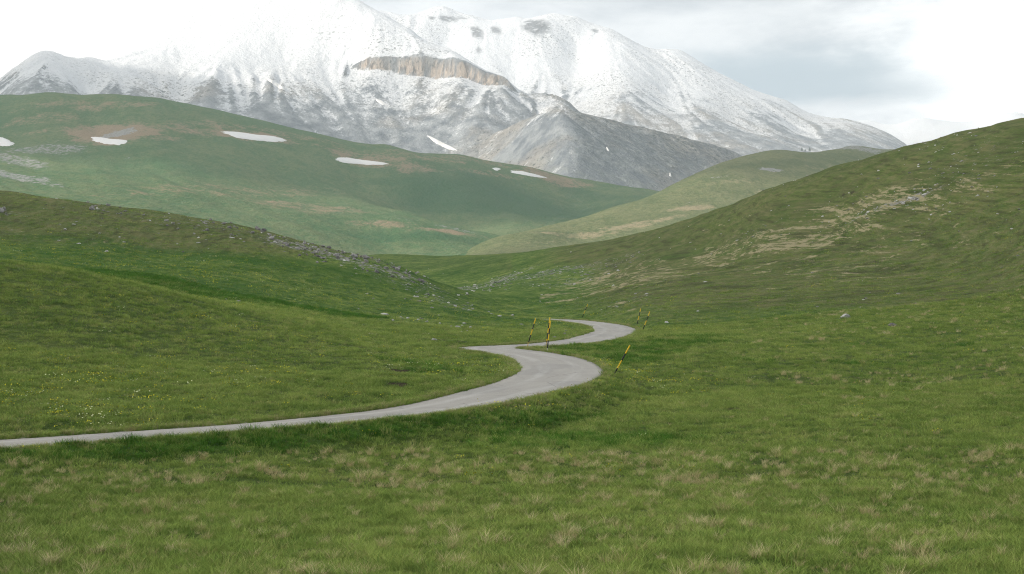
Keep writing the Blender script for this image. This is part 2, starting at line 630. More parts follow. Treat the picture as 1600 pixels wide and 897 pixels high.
def meadow_material():
    m, t, b = new_mat('meadow', 1.0, 0.05)
    p = t.pos()
    col, big, mid, sml = grass_colour(t, p)
    fine = t.noise(p, 5.0, 4, 0.7)
    grain = t.noise(t.scalev(p, (0.8, 0.35, 0.8)), 1.1, 5, 0.75)
    # ground darkened to a dull green under the standing grass
    col = t.mix(t.math('MULTIPLY', t.attr('sward'), 0.6), col, (0.050, 0.062, 0.018))
    # brownish heath on the higher slopes
    hv = t.math('MULTIPLY', t.math('MULTIPLY', t.attr('heath'), 0.68), t.ramp(t.math('MULTIPLY_ADD', grain, 0.5, t.math('MULTIPLY', mid, 0.6)), 0.38, 0.66, 0.45, 1.0))
    col = t.mix(hv, col, t.mix(t.ramp(mid, 0.4, 0.65), (0.125, 0.130, 0.046), (0.112, 0.100, 0.050)))
    col = t.mix(t.math('MULTIPLY', t.attr('lush'), 0.65), col, t.mix(grain, (0.018, 0.062, 0.006), (0.046, 0.130, 0.012)))
    # straw coloured patches
    px_, py_, pz_ = t.sep(p)[0:3]
    al = t.math('MULTIPLY_ADD', px_, 0.715, t.math('MULTIPLY', py_, 0.70))
    ob = t.math('MULTIPLY_ADD', al, -0.215, t.math('ADD', pz_, 46.9))
    cv = t.n.new('ShaderNodeCombineXYZ')
    t.set(cv.inputs[0], t.math('MULTIPLY', al, 0.075))
    t.set(cv.inputs[1], ob)
    t.set(cv.inputs[2], t.math('MULTIPLY', t.math('SUBTRACT', px_, py_), 0.02))
    cv = cv.outputs[0]
    cn = t.noise(cv, 0.9, 5, 0.7)
    cf = t.noise(t.scalev(cv, (2.2, 2.2, 2.2)), 0.9, 4, 0.7)
    col = t.mix(t.math('MULTIPLY', t.attr('heath'), t.ramp(cf, 0.50, 0.36, 0, 0.6)), col, (0.045, 0.050, 0.020))
    col = t.mix(t.math('MULTIPLY', t.attr('heath'), t.ramp(cf, 0.52, 0.66, 0, 0.5)), col, (0.20, 0.185, 0.085))
    dk = t.math('MULTIPLY_ADD', t.math('SUBTRACT', cn, 0.5), 1.5, t.math('MULTIPLY', t.math('SUBTRACT', grain, 0.5), 1.3))
    dk = t.math('MULTIPLY_ADD', t.math('SUBTRACT', t.noise(t.scalev(cv, (3.4, 2.6, 2.0)), 0.9, 5, 0.75), 0.5), 2.4, dk)
    dn = t.ramp(t.math('MULTIPLY_ADD', t.attr('dry'), 0.75, dk), 0.56, 0.86)
    col = t.mix(t.math('MULTIPLY', dn, 0.85), col, t.mix(fine, (0.24, 0.21, 0.105), (0.48, 0.41, 0.26)))
    # scattered dead grass everywhere
    sc = t.ramp(t.noise(t.vmath('ADD', p, (9, 4, 0)), 2.6, 3, 0.7), 0.60, 0.72)
    col = t.mix(t.math('MULTIPLY', sc, 0.45), col, (0.24, 0.22, 0.085))
    # stones and scree
    v = t.voronoi(t.scalev(p, (1, 0.6, 1)), 0.8)
    rn = t.math('ADD', t.attr('rock'), t.math('MULTIPLY', t.math('SUBTRACT', t.noise(p, 0.9, 5, 0.75), 0.5), 2.4))
    rk = t.math('MULTIPLY', t.ramp(rn, 0.62, 0.86), t.ramp(v, 0.62, 0.42))
    col = t.mix(rk, col, t.mix(t.noise(p, 1.7, 3, 0.6), (0.12, 0.115, 0.105), (0.42, 0.40, 0.37)))
    # grit swept off the road
    gv = t.math('MULTIPLY', t.attr('grit'), t.ramp(t.noise(p, 3.0, 4, 0.75), 0.35, 0.6))
    col = t.mix(gv, col, t.mix(fine, (0.20, 0.18, 0.14), (0.40, 0.37, 0.31)))
    # bare earth
    so = t.ramp(t.math('ADD', t.attr('soil'), t.math('MULTIPLY', t.math('SUBTRACT', grain, 0.5), 1.2)), 0.35, 0.7)
    col = t.mix(so, col, (0.045, 0.034, 0.022))
    t.set(b.inputs['Base Color'], col)
    h = t.math('MULTIPLY_ADD', fine, 0.4, t.math('MULTIPLY', grain, 1.0))
    bump(t, b, h, 0.9, 0.35)
    return m


ground = near.build('ground', meadow_material(), dict(dry=dry, rock=rock, lush=lush, soil=soil, heath=heath, grit=1 - sstep(road_d, 0.15, 0.6), sward=sstep(D, 18, 24) * (1 - sstep(D, 100, 230)) * sstep(road_d, 0.1, 0.6)))


# --- road surface
def road_material():
    m, t, b = new_mat('worn_asphalt', 0.85, 0.3)
    p = t.pos()
    n = t.noise(p, 0.35, 5, 0.65)
    f = t.noise(p, 14, 3, 0.7)
    across = t.attr('across')
    along = t.attr('along')
    tv = t.n.new('ShaderNodeCombineXYZ')
    t.set(tv.inputs[0], t.math('MULTIPLY', across, 1.6))
    t.set(tv.inputs[1], t.math('MULTIPLY', along, 0.05))
    streak = t.noise(tv.outputs[0], 2.0, 5, 0.65)
    col = t.mix(t.math('MULTIPLY_ADD', streak, 0.6, t.math('MULTIPLY', n, 0.5)), (0.245, 0.228, 0.203), (0.46, 0.43, 0.385))
    col = t.mix(t.ramp(f, 0.45, 0.75, 0, 0.35), col, (0.22, 0.215, 0.205))
    pt = t.noise(t.scalev(p, (0.25, 0.12, 1)), 1.0, 2, 0.4)
    col = t.mix(t.ramp(pt, 0.55, 0.60, 0, 0.28), col, (0.22, 0.215, 0.205))
    trk = t.math('ABSOLUTE', t.math('SUBTRACT', t.math('ABSOLUTE', across), 0.42))
    col = t.mix(t.math('MULTIPLY', t.ramp(trk, 0.2, 0.03), t.ramp(streak, 0.4, 0.6, 0.1, 0.4)), col, (0.50, 0.485, 0.455))
    # dusty, gravelly margins
    mg = t.ramp(t.math('MULTIPLY_ADD', t.math('SUBTRACT', n, 0.5), 0.5, t.math('ABSOLUTE', across)), 0.84, 1.0)
    col = t.mix(t.math('MULTIPLY', mg, 0.6), col, (0.40, 0.375, 0.33))
    # mended cracks
    cr = t.voronoi(t.scalev(p, (0.5, 0.22, 1)), 0.8, 1.0, 'Distance', 'DISTANCE_TO_EDGE')
    crk = t.math('MULTIPLY', t.ramp(cr, 0.016, 0.004, 0, 0.6), t.ramp(t.noise(p, 0.16, 3, 0.6), 0.5, 0.62))
    col = t.mix(crk, col, (0.15, 0.145, 0.14))
    t.set(b.inputs['Base Color'], col)
    bump(t, b, f, 0.3, 0.02)
    return m


NA = 15
along = np.concatenate([[0], np.cumsum(np.linalg.norm(np.diff(RC, axis=0), axis=1))])
a = np.linspace(-1, 1, NA)
wob = 1 + 0.07 * fbm(along, along * 0, 2.2, 5, 0.7, 61)
ww = (RW * wob)[:, None] * a[None]
rx = RC[:, 0:1] + RN[:, 0:1] * ww
ry = RC[:, 1:2] + RN[:, 1:2] * ww
rz = ROAD_Z - RBANK[:, None] * ww - 0.03 * a[None] ** 2 + 0.012 * fbm(rx, ry, 4, 3, 0.5, 62)
top = np.stack([rx, ry, rz], -1)
# skirts give the slab its thickness
L = top[:, :1] + np.array([0, 0, -0.12])
R = top[:, -1:] + np.array([0, 0, -0.12])
slab = np.concatenate([L, top, R], 1)
acr = np.concatenate([[-1], a, [1]])[None].repeat(len(RC), 0)
road = structure(mesh_obj('road', slab.reshape(-1, 3), grid_faces(len(RC), NA + 2)[:, ::-1], road_material(),
                          attrs=dict(across=acr, along=along[:, None].repeat(NA + 2, 1))))

# ------------------------------------------------------------------ middle distance hills
green = Land(
    sight=[(600, 392, 1200), (680, 393, 1200), (740, 394, 1180), (300, 350, 1100), (0, 310, 1100), (300, 280, 1500), (0, 250, 1500), (150, 270, 1420), (600, 345, 1400), (600, 378, 1260),
           (450, 330, 1350), (150, 200, 1900), (300, 215, 1900), (0, 200, 1880),
           (-200, 170, 2200), (0, 152, 2200), (80, 148, 2200), (160, 148, 2200), (230, 153, 2200), (300, 165, 2200), (400, 188, 2200), (500, 209, 2250), (600, 225, 2300), (720, 243, 2350), (830, 262, 2400), (920, 280, 2450), (1010, 298, 2500),
           (430, 265, 1850), (500, 292, 1800), (560, 312, 1720), (640, 335, 1620), (700, 350, 1540), (765, 366, 1460),
           (560, 280, 2000), (640, 305, 1930), (720, 330, 1830), (800, 352, 1700), (800, 300, 2100), (900, 320, 2150), (800, 372, 1500), (760, 383, 1340), (900, 340, 1900)],
    plan=[(700, 700, 8), (0, 700, 10), (1200, 700, 5), (640, 1780, 78), (720, 1680, 62), (100, 2700, 200), (600, 2900, 150), (1000, 3000, 120), (1100, 1400, 45), (1300, 1800, 60), (1300, 2500, 120), (-300, 1100, 80)])
green.polar(-0.60, 0.45, 430, 720, 3000, 330)
X, D = green.X, green.D
green.Z += 7 * fbm(X, D, 330, 5, 0.5, 71) * sstep(D, 900, 1500)
green.Z += 1.3 * fbm(X, D, 60, 4, 0.55, 73)
gr_run = runnels(green.Z, 6.0, 60, 14, 15, 6)
green.Z += 0.5 * gr_run
gdry = green.splat([(150, 165, 150, 12, -.05, .42), (420, 205, 160, 9, -.15, .42), (700, 245, 160, 8, -.14, .42), (60, 185, 90, 14, 0, .4), (175, 212, 85, 20, 0, .9), (130, 210, 30, 10, 0, .95), (330, 205, 130, 14, -.1, .5), (580, 250, 110, 14, -.12, .5), (250, 215, 50, 8, -.1, .5), (395, 213, 80, 12, -.1, .7), (562, 252, 70, 10, -.1, .6), (640, 260, 60, 12, -.1, .5), (690, 250, 60, 6, -.1, .4), (860, 277, 70, 8, -.15, .6),
                    (480, 325, 90, 14, -.15, .45), (600, 350, 80, 8, -.1, .5), (700, 362, 70, 5, -.1, .6), (380, 300, 200, 16, 0, .35), (240, 195, 150, 10, 0, .3), (60, 205, 50, 6, 0, .4), (760, 270, 80, 6, -.1, .4)], 500)
grock = green.splat([(70, 234, 60, 14, -.1, .7), (20, 250, 50, 20, 0, .7), (20, 275, 50, 18, 0, .8), (183, 209, 26, 9, 0, 1), (100, 240, 20, 10, 0, .45), (710, 358, 40, 4, -.1, .6), (640, 343, 30, 4, -.1, .4), (62, 281, 6, 2, 0, 1), (200, 247, 5, 2, 0, .9)], 600)
gdry = np.minimum(gdry * 1.25, 1.0)
glush_shade = green.splat([(250, 270, 160, 20, 0, .3), (800, 318, 190, 34, 0, 1), (720, 318, 90, 16, -.2, .9), (650, 370, 120, 10, -.1, .6), (900, 300, 120, 12, -.1, .6), (650, 290, 90, 14, -.2, .6), (130, 250, 60, 20, 0, .5)], 700)  # lush growth, plus painted shade on the slope behind the lit spur


def hill_material(name, a, bb, tan, lushc):
    m, t, b = new_mat(name, 1.0, 0.05)
    p = t.pos()
    n1 = t.noise(p, 0.006, 5, 0.6)
    n2 = t.noise(t.scalev(p, (1, 0.6, 1)), 0.05, 5, 0.65)
    n3 = t.noise(t.scalev(p, (1, 0.5, 1)), 0.22, 4, 0.7)
    k = t.math('MULTIPLY_ADD', n2, 0.5, t.math('MULTIPLY', n1, 0.5))
    k = t.math('MULTIPLY_ADD', t.math('SUBTRACT', n3, 0.5), 0.8, k)
    col = t.mix(t.ramp(k, 0.36, 0.64), a, bb)
    col = t.mix(t.math('MULTIPLY', t.attr('lush'), 0.75), col, lushc)
    dn = t.ramp(t.math('ADD', t.attr('dry'), t.math('MULTIPLY', t.math('SUBTRACT', t.math('MULTIPLY_ADD', n3, 0.5, t.math('MULTIPLY', n2, 0.5)), 0.5), 2.6)), 0.30, 0.9)
    col = t.mix(t.math('MULTIPLY', dn, 0.8), col, tan)
    rn = t.ramp(t.math('ADD', t.attr('rock'), t.math('MULTIPLY', t.math('SUBTRACT', n3, 0.5), 2.6)), 0.55, 0.85)
    n5 = t.noise(t.scalev(p, (1, 0.5, 1)), 0.5, 3, 0.75)
    col = t.mix(t.ramp(n5, 0.52, 0.68, 0, 0.3), col, (0.20, 0.18, 0.11))
    col = t.mix(t.ramp(n5, 0.46, 0.34, 0, 0.3), col, (0.04, 0.085, 0.035))
    col = t.mix(rn, col, t.mix(t.noise(p, 0.35, 3, 0.7), (0.13, 0.13, 0.125), (0.46, 0.45, 0.43)))
    t.set(b.inputs['Base Color'], col)
    bump(t, b, t.math('MULTIPLY_ADD', n3, 0.5, n2), 0.7, 5.0)
    return m


green.build('grassy_hill', hill_material('hill_grass', (0.075, 0.150, 0.066), (0.150, 0.190, 0.092), (0.33, 0.235, 0.165), (0.030, 0.105, 0.048)),
            dict(dry=gdry, rock=grock, lush=glush_shade))

olive = Land(
    sight=[(740, 387, 1280), (790, 372, 1330), (850, 353, 1400), (950, 326, 1500), (1050, 291, 1650), (1090, 272, 1720), (1130, 257, 1800), (1210, 239, 1900), (1260, 242, 1950), (1330, 227, 2100), (1400, 236, 2200), (1460, 240, 2250),
           (900, 372, 1200), (1000, 352, 1250), (1100, 322, 1350), (1200, 290, 1500), (1300, 262, 1700), (1390, 250, 1950)],
    plan=[(740, 1000, 15), (900, 900, 15), (1100, 900, 20), (1300, 900, 30), (1500, 900, 40), (1600, 1500, 90), (780, 1500, 20), (850, 1700, 20), (950, 1850, 35), (1050, 2050, 60), (1130, 2250, 90), (1210, 2400, 110), (1330, 2600, 120), (1500, 2700, 120), (680, 1300, 10), (650, 1600, 5), (640, 1100, 5)])
olive.polar(-0.12, 0.42, 280, 880, 2700, 260)
X, D = olive.X, olive.D
olive.Z += 5 * fbm(X, D, 300, 5, 0.5, 81)
olive.Z += 1.3 * fbm(X, D, 60, 4, 0.55, 83)
odry = olive.splat([(900, 368, 90, 6, .1, .7), (1000, 350, 90, 6, .2, .7), (1080, 325, 60, 5, .1, .8), (1040, 340, 40, 4, .1, .6), (960, 360, 60, 5, .1, .6), (1150, 282, 80, 5, 0, .4), (1200, 300, 50, 5, .2, .5), (850, 378, 60, 4, .1, .5), (1300, 262, 60, 5, 0, .4)], 800)
orock = olive.splat([(1205, 265, 20, 4, 0, 1), (1340, 231, 40, 5, 0, .8), (1130, 275, 30, 3, .1, .5), (1070, 318, 25, 3, .1, .4)], 900)
olush = olive.splat([(870, 368, 60, 6, .2, .4), (1220, 255, 90, 6, 0, .5), (1120, 296, 50, 5, .2, .3), (1290, 245, 50, 5, 0, .5)], 950)
olive.build('grassy_hill', hill_material('hill_pasture', (0.108, 0.140, 0.062), (0.190, 0.200, 0.100), (0.34, 0.28, 0.18), (0.080, 0.118, 0.055)),
            dict(dry=odry, rock=orock, lush=olush))

# ------------------------------------------------------------------ mountains
def mountain_attrs(L, run):
    fine = L.Z - blur(L.Z, 8)
    wide = L.Z - blur(L.Z, 40)
    return dict(gully=np.clip(-run * 0.6 - fine / 8.0, -1, 1), hollow=np.clip(-wide / 14.0, -1, 1))


def mountain_material(name, snow_lo, snow_hi, tan=0.5, dots=0.5, patch=1.0, crag=((0.27, 0.21, 0.165), (0.70, 0.565, 0.45)), cap=0.95):
    m, t, b = new_mat(name, 0.9, 0.1)
    geo = t.n.new('ShaderNodeNewGeometry')
    p = geo.outputs['Position']
    nz = t.sep(geo.outputs['True Normal'])[2]
    z = t.sep(p)[2]
    n1 = t.noise(p, 0.0035, 6, 0.6)
    n2 = t.noise(t.scalev(p, (1, 0.8, 0.5)), 0.022, 6, 0.7)
    n3 = t.noise(t.scalev(p, (1, 1, 0.5)), 0.09, 4, 0.75)
    gul, hol = t.attr('gully'), t.attr('hollow')
    rockc = t.mix(t.ramp(n2, 0.35, 0.65), (0.15, 0.165, 0.185), (0.335, 0.345, 0.352))
    rockc = t.mix(t.math('MULTIPLY', t.ramp(n1, 0.45, 0.62), tan), rockc, (0.40, 0.335, 0.265))
    grassy = t.math('MULTIPLY', t.ramp(z, snow_lo + 60, snow_lo - 190), t.ramp(n2, 0.42, 0.6))
    rockc = t.mix(t.math('MULTIPLY', grassy, 0.55), rockc, (0.085, 0.105, 0.075))
    # dark dwarf pine scattered over the slopes
    v = t.voronoi(p, 0.055)
    v2 = t.voronoi(t.vmath('ADD', p, (13, 5, 2)), 0.11)
    dm = t.math('MULTIPLY', t.ramp(n1, 0.40, 0.60), t.ramp(n3, 0.40, 0.58))
    shrub = t.math('MULTIPLY', t.math('MAXIMUM', t.ramp(v, 0.36, 0.22), t.math('MULTIPLY', t.ramp(v2, 0.40, 0.25), 0.8)), dm)
    shrub = t.math('MULTIPLY', shrub, dots)
    # fresh snow: more with height, in hollows and on gentle ground, thin where stones poke through
    s = t.ramp(z, snow_lo, snow_hi, -0.25, 0.95, smooth=False)
    s = t.math('ADD', s, t.math('MULTIPLY', t.math('SUBTRACT', n2, 0.5), 1.0))
    s = t.math('ADD', s, t.math('MULTIPLY', t.math('SUBTRACT', n3, 0.5), 1.3))
    s = t.math('ADD', s, t.math('MULTIPLY', t.math('SUBTRACT', n1, 0.5), 0.9 * patch))
    s = t.math('ADD', s, t.math('MULTIPLY', gul, 0.45))
    s = t.math('ADD', s, t.math('MULTIPLY', hol, 0.20))
    s = t.math('SUBTRACT', s, t.ramp(nz, 0.72, 0.45, 0, 1.2))
    n4 = t.noise(t.scalev(p, (1, 1, 0.6)), 0.16, 3, 0.8)
    s = t.math('ADD', s, t.math('MULTIPLY', t.math('SUBTRACT', n4, 0.5), 1.1))
    s = t.math('ADD', s, t.math('MULTIPLY', t.attr('cover'), 1.6))
    shrub = t.math('MULTIPLY', shrub, t.math('SUBTRACT', 1.0, t.attr('cover')))
    snow = t.math('MULTIPLY', t.ramp(s, 0.06, 0.52), t.ramp(z, snow_lo + 80, snow_hi + 60, 0.62, cap))
    col = t.mix(snow, rockc, (0.86, 0.86, 0.87))
    steep = t.attr('cliff')
    cl = t.mix(t.noise(t.scalev(p, (1, 1, 0.12)), 0.075, 6, 0.75), *crag)
    cl = t.mix(t.ramp(t.noise(t.scalev(p, (1, 1, 0.1)), 0.055, 4, 0.7), 0.52, 0.44, 0, 0.75), cl, (0.075, 0.06, 0.055))
    col = t.mix(steep, col, cl)
    col = t.mix(t.math('MULTIPLY', t.attr('pine'), t.ramp(n3, 0.30, 0.60, 0.15, 0.75)), col, (0.055, 0.07, 0.075))
    col = t.mix(shrub, col, (0.045, 0.055, 0.045))
    t.set(b.inputs['Base Color'], col)
    bump(t, b, t.math('MULTIPLY_ADD', n3, 0.45, n2), 0.8, 14.0)
    return m


# foothill with one crest running towards the valley
foot = Land(sight=[(880, 163, 3500), (1190, 241, 3720), (800, 240, 3440), (880, 285, 3050)])
foot.rect(-420, 1000, 2500, 4100, 5.5)
X, D = foot.X, foot.D
wx = X + 22 * fbm(X, D, 260, 4, 0.5, 89) + 8 * np.sin(D / 90.0)
wd = D + 22 * fbm(X + 900, D, 260, 4, 0.5, 88)
planes = [450 + 0.83 * (wx - 124) + 0.50 * (wd - 3500), 450 - 0.387 * (wx - 124) + 0.50 * (wd - 3500),
          450 - 0.082 * (wx - 124) - 0.30 * (wd - 3500), 470 - 0.55 * (wx - 350) + 0.05 * (wd - 3500)]
foot.Z = -9.0 * np.log(sum(np.exp(-(q - 300) / 9.0) for q in planes)) + 300
run = runnels(foot.Z, 5.5, 45, 22, 3) * 0.6 + runnels(foot.Z, 5.5, 20, 16, 4) * 0.4
foot.Z += 2.0 * fbm(X, D, 200, 4, 0.5, 91) + 1.0 * fbm(X, D, 30, 4, 0.55, 92) + 1.9 * run
at = mountain_attrs(foot, run)
at['pine'] = sstep(wx - 124, 5, 40) * (0.45 + 0.55 * sstep(foot.Z, 200, 330))  # dwarf pine colour that also paints shade onto the right face
at['cliff'] = np.zeros_like(foot.Z)
foot.build('mountain', mountain_material('foothill_scree', 330, 700, 0.5, 1.0), at)


# front massif with its cliff band
cl_x = np.array([ptx(540, 4260), ptx(570, 4250), ptx(620, 4240), ptx(680, 4220), ptx(730, 4190), ptx(790, 4130), ptx(815, 4110)])
cl_d = np.array([4262, 4252, 4240, 4222, 4190, 4130, 4110])
cl_h = np.array([0, 22, 42, 62, 50, 24, 0])


def cliff_step(x, d):
    dc = np.interp(x, cl_x, cl_d) + 26 * fbm(x, x * 0, 90, 5, 0.65, 95)
    h = np.interp(x, cl_x, cl_h, 0, 0) * (0.95 + 0.3 * fbm(x, x * 0 + 7, 140, 2, 0.5, 97))
    return h * sstep(d, dc - 6, dc + 6) * (1 - sstep(d, dc + 40, dc + 420))


massif = Land(
    sight=[(560, 0, 4620), (600, 22, 4580), (640, 46, 4520), (700, 80, 4430), (760, 117, 4310), (800, 136, 4230), (850, 152, 4130), (885, 164, 4050),
           (560, 108, 4255), (620, 117, 4230), (680, 126, 4205), (730, 124, 4175), (790, 135, 4120),
           (600, 160, 4050), (600, 222, 3780), (700, 165, 3990), (700, 236, 3740), (790, 246, 3650), (790, 190, 3880), (840, 180, 3980),
           (450, 200, 3750), (450, 130, 4080), (450, 60, 4480), (450, -60, 4950), (520, -28, 4700), (480, -50, 4820), (520, 60, 4430), (520, 150, 4080),
           (250, 180, 3700), (250, 135, 3980), (330, 150, 3920), (330, 110, 4120), (130, 150, 3800),
           (0, 132, 4150), (35, 108, 4170), (70, 85, 4200), (140, 91, 4200), (200, 96, 4190), (250, 104, 4160), (330, 72, 4380), (400, 90, 4280),
           (100, 30, 4950), (0, 70, 4950), (200, 20, 4850), (300, 20, 4700), (250, -150, 5400), (400, -100, 5200), (-150, 60, 5200), (-150, 150, 4200)],
    plan=[(70, 4400, 650), (0, 4400, 560), (140, 4380, 660), (200, 3200, 250), (0, 3300, 250), (500, 3300, 230), (700, 3300, 230), (850, 3500, 260), (950, 3900, 380), (950, 4300, 450),
          (560, 5200, 850), (700, 4900, 640), (800, 4700, 540), (900, 4600, 430), (250, 6000, 1350), (-200, 3500, 300)], step=cliff_step, lam=1e-5)
massif.rect(-2500, 520, 3250, 5900, 7.0)
X, D = massif.X, massif.D
keep = 1 - 0.8 * np.exp(-((D - np.interp(X, cl_x, cl_d)) / 90) ** 2) * (np.interp(X, cl_x, cl_h, 0, 0) > 1)
massif.Z += (18 - 16.5 * sstep(-X, 250, 700)) * fbm(X, D, 520, 4, 0.5, 101) * keep
run = runnels(massif.Z, 7.0, 85, 30, 5) * 0.6 + runnels(massif.Z, 7.0, 28, 20, 6) * 0.4
cov0 = sstep(-X, 250, 800) * sstep(massif.Z, 640, 800)
run *= (1 - 0.85 * cov0) * 0.25 + (1 - 0.9 * cov0) * 0.75 * sstep(fbm(X, D, 380, 3, 0.5, 105), -0.25, 0.3) * (1 - 0.6 * sstep(massif.Z, 700, 900))
massif.Z = massif.Z * (1 - blur(cov0, 30)) + blur(massif.Z, 320) * blur(cov0, 30)
ribs = fbm(X * 0.8 + 0.35 * D, X * 0.15 - 0.2 * D, 210, 4, 0.55, 107, True) * (1 - sstep(massif.Z, 560, 760)) * sstep(D, 3500, 3700)
massif.Z += 16 * ribs * keep
massif.Z += (5.2 * run + 2.6 * (1 - 0.6 * cov0) * fbm(X, D, 45, 4, 0.55, 103)) * keep
at = mountain_attrs(massif, run)
dc = np.interp(X, cl_x, cl_d) + 26 * fbm(X, X * 0, 90, 5, 0.65, 95)
hh = np.interp(X, cl_x, cl_h, 0, 0) * (0.95 + 0.3 * fbm(X, X * 0 + 7, 140, 2, 0.5, 97))
r1, r2 = 9 * fbm(X, X * 0 + 3, 40, 4, 0.7, 96), 9 * fbm(X, X * 0 + 9, 50, 4, 0.7, 99)
at['cliff'] = sstep(hh, 6, 20) * sstep(D, dc - 11 + r1, dc - 5 + r1) * (1 - sstep(D, dc + 1 + r2, dc + 8 + r2)) * (0.05 + 0.95 * sstep(fbm(X * 1.6, massif.Z * 0.6, 42, 4, 0.7, 98), -0.30, 0.0))
at['cover'] = sstep(-X, 250, 900) * sstep(massif.Z, 540, 700)
massif.build('snowy_mountain', mountain_material('massif_snow', 330, 780, 0.45, 0.95), at)

# the range behind
back = Land(
    sight=[(500, 30, 7000), (560, 20, 7000), (600, 17, 7000), (640, 24, 7000), (690, 11, 7000), (740, 25, 7000), (800, 29, 7000), (860, 20, 7000), (900, 25, 6980), (960, 50, 6950), (1060, 80, 6900), (1150, 130, 6850), (1230, 160, 6800), (1330, 193, 6750), (1395, 218, 6700),
           (900, 160, 5850), (1000, 170, 5700), (1100, 205, 5500), (1200, 236, 5300), (1300, 238, 5500), (1380, 228, 5900), (800, 110, 6250), (900, 90, 6450), (1050, 140, 6150), (1150, 185, 5900), (1250, 205, 6000), (700, 60, 6600), (700, 110, 6200), (600, 80, 6400)],
    plan=[(600, 7900, 1050), (800, 7900, 1000), (1000, 7800, 850), (1250, 7700, 600), (1400, 7700, 520), (900, 5000, 380), (1100, 4700, 300), (1300, 4700, 300), (1500, 6500, 480), (1550, 5500, 350), (600, 5300, 500), (1650, 7200, 500)], lam=1e-5)
back.rect(-1350, 2500, 4700, 8000, 9.0)
X, D = back.X, back.D
back.Z += 16 * fbm(X, D, 520, 4, 0.5, 111)
run = runnels(back.Z, 9.0, 110, 26, 9) * 0.6 + runnels(back.Z, 9.0, 40, 18, 8) * 0.4
run *= 0.3 + 0.7 * sstep(fbm(X, D, 420, 3, 0.5, 115), -0.25, 0.3)
back.Z += 4.0 * run + 3.0 * fbm(X, D, 60, 4, 0.55, 113)
at = mountain_attrs(back, run)
crag = back.splat([(837, 40, 24, 13, 0, 1), (700, 30, 18, 6, 0, .9), (675, 28, 6, 3, 0, .9), (745, 50, 11, 12, 0, .9), (775, 48, 10, 7, 0, .8), (748, 78, 6, 6, 0, .7), (720, 28, 10, 3, 0, .6), (1060, 182, 30, 5, 0, .5), (930, 48, 6, 4, 0, .8), (1090, 190, 14, 5, 0, .4)], 1000)
at['cliff'] = crag * 0.95 * sstep(0.5 + fbm(X, D, 40, 4, 0.7, 119), 0.12, 0.4)
back.build('snowy_mountain', mountain_material('range_snow', 420, 1000, 0.5, 0.8, 1.0, ((0.07, 0.075, 0.085), (0.26, 0.26, 0.27)), 0.90), at)

# lowest snow hills at the end of the valley
endh = Land(sight=[(1150, 190, 9000), (1250, 195, 9000), (1360, 194, 9000), (1430, 189, 9000), (1500, 191, 9000), (1600, 180, 9000), (1750, 170, 9000), (1360, 212, 8200), (1440, 210, 8200), (1520, 212, 8200)],
            plan=[(1150, 7600, 600), (1400, 7600, 650), (1650, 7600, 700), (1150, 9600, 800), (1400, 9600, 800), (1700, 9600, 800)])
endh.rect(1500, 4200, 7500, 9600, 18)
endh.Z += 22 * fbm(endh.X, endh.D, 420, 5, 0.5, 121)
at = mountain_attrs(endh, endh.Z * 0)
at['cliff'] = np.zeros_like(endh.Z)
endh.build('snow_hills', mountain_material('far_snow', 550, 900, 0.9, 0.1), at)

# wide base under everything
m, t, b = new_mat('plain_grass', 1.0, 0.05)
b.inputs['Base Color'].default_value = (0.07, 0.12, 0.03, 1)
n = t.noise(t.pos(), 0.01, 5, 0.6)
t.set(b.inputs['Base Color'], t.mix(n, (0.05, 0.10, 0.02), (0.11, 0.14, 0.05)))
structure(mesh_obj('terrain', [(-5200, -400, -30), (5200, -400, -30), (5200, 9700, -30), (-5200, 9700, -30)], [(0, 1, 2, 3)], m))

# ------------------------------------------------------------------ unseen cloud added overhead on the left, its gaps shaped to shade the valley
gx_, gy_ = np.meshgrid(np.linspace(-2600, 1700, 90), np.linspace(-1300, 4950, 120))   # the land it shades, for ground at 150 m
CZ0 = 1800.0
kx, ky = -SUN_DIR.x / SUN_DIR.z, -SUN_DIR.y / SUN_DIR.z
CXX, CYY = gx_ - kx * (CZ0 - 150), gy_ - ky * (CZ0 - 150)
field = 0.55 + 0.75 * fbm(CXX, CYY, 900, 4, 0.5, 131)
field -= 1.2 * sstep(gy_ + 0.12 * gx_, 2500, 3300)
field += 1.5 * np.exp(-((gx_ + 650) / 560) ** 2 - ((gy_ - 4050) / 420) ** 2)
field -= 0.8 * np.exp(-((gx_ + 340) / 130) ** 2 - ((gy_ - 20) / 150) ** 2)
field -= 1.3 * np.exp(-((gy_ - 1330) / 380) ** 2 - ((gx_ + 250) / 800) ** 2)
field -= 1.1 * (1 - sstep(np.minimum(np.minimum(gx_ + 2600, 1700 - gx_), np.minimum(gy_ + 1300, 4950 - gy_)), 0, 500))
th = np.clip(field, 0, 1) ** 0.6 * 130 * (1 + 0.3 * fbm(CXX, CYY, 260, 4, 0.6, 133))
inside = field > 0
up = np.stack([CXX, CYY, CZ0 + th * 1.4], -1).reshape(-1, 3)
dn_ = np.stack([CXX, CYY, CZ0 - th * 0.5], -1).reshape(-1, 3)
gf = grid_faces(*CXX.shape)
gf = gf[inside.ravel()[gf].any(1)]
m = bpy.data.materials.new('cloud')
m.use_nodes = True
t = NT(m.node_tree)
t.n.clear()
o_ = t.n.new('ShaderNodeOutputMaterial')
tl = t.n.new('ShaderNodeBsdfTranslucent')
tl.inputs[0].default_value = (0.95, 0.95, 0.95, 1)
tr = t.n.new('ShaderNodeBsdfTransparent')
mx = t.n.new('ShaderNodeMixShader')
mx.inputs[0].default_value = 0.48
t.l.new(tr.outputs[0], mx.inputs[1])
t.l.new(tl.outputs[0], mx.inputs[2])
t.l.new(mx.outputs[0], o_.inputs['Surface'])
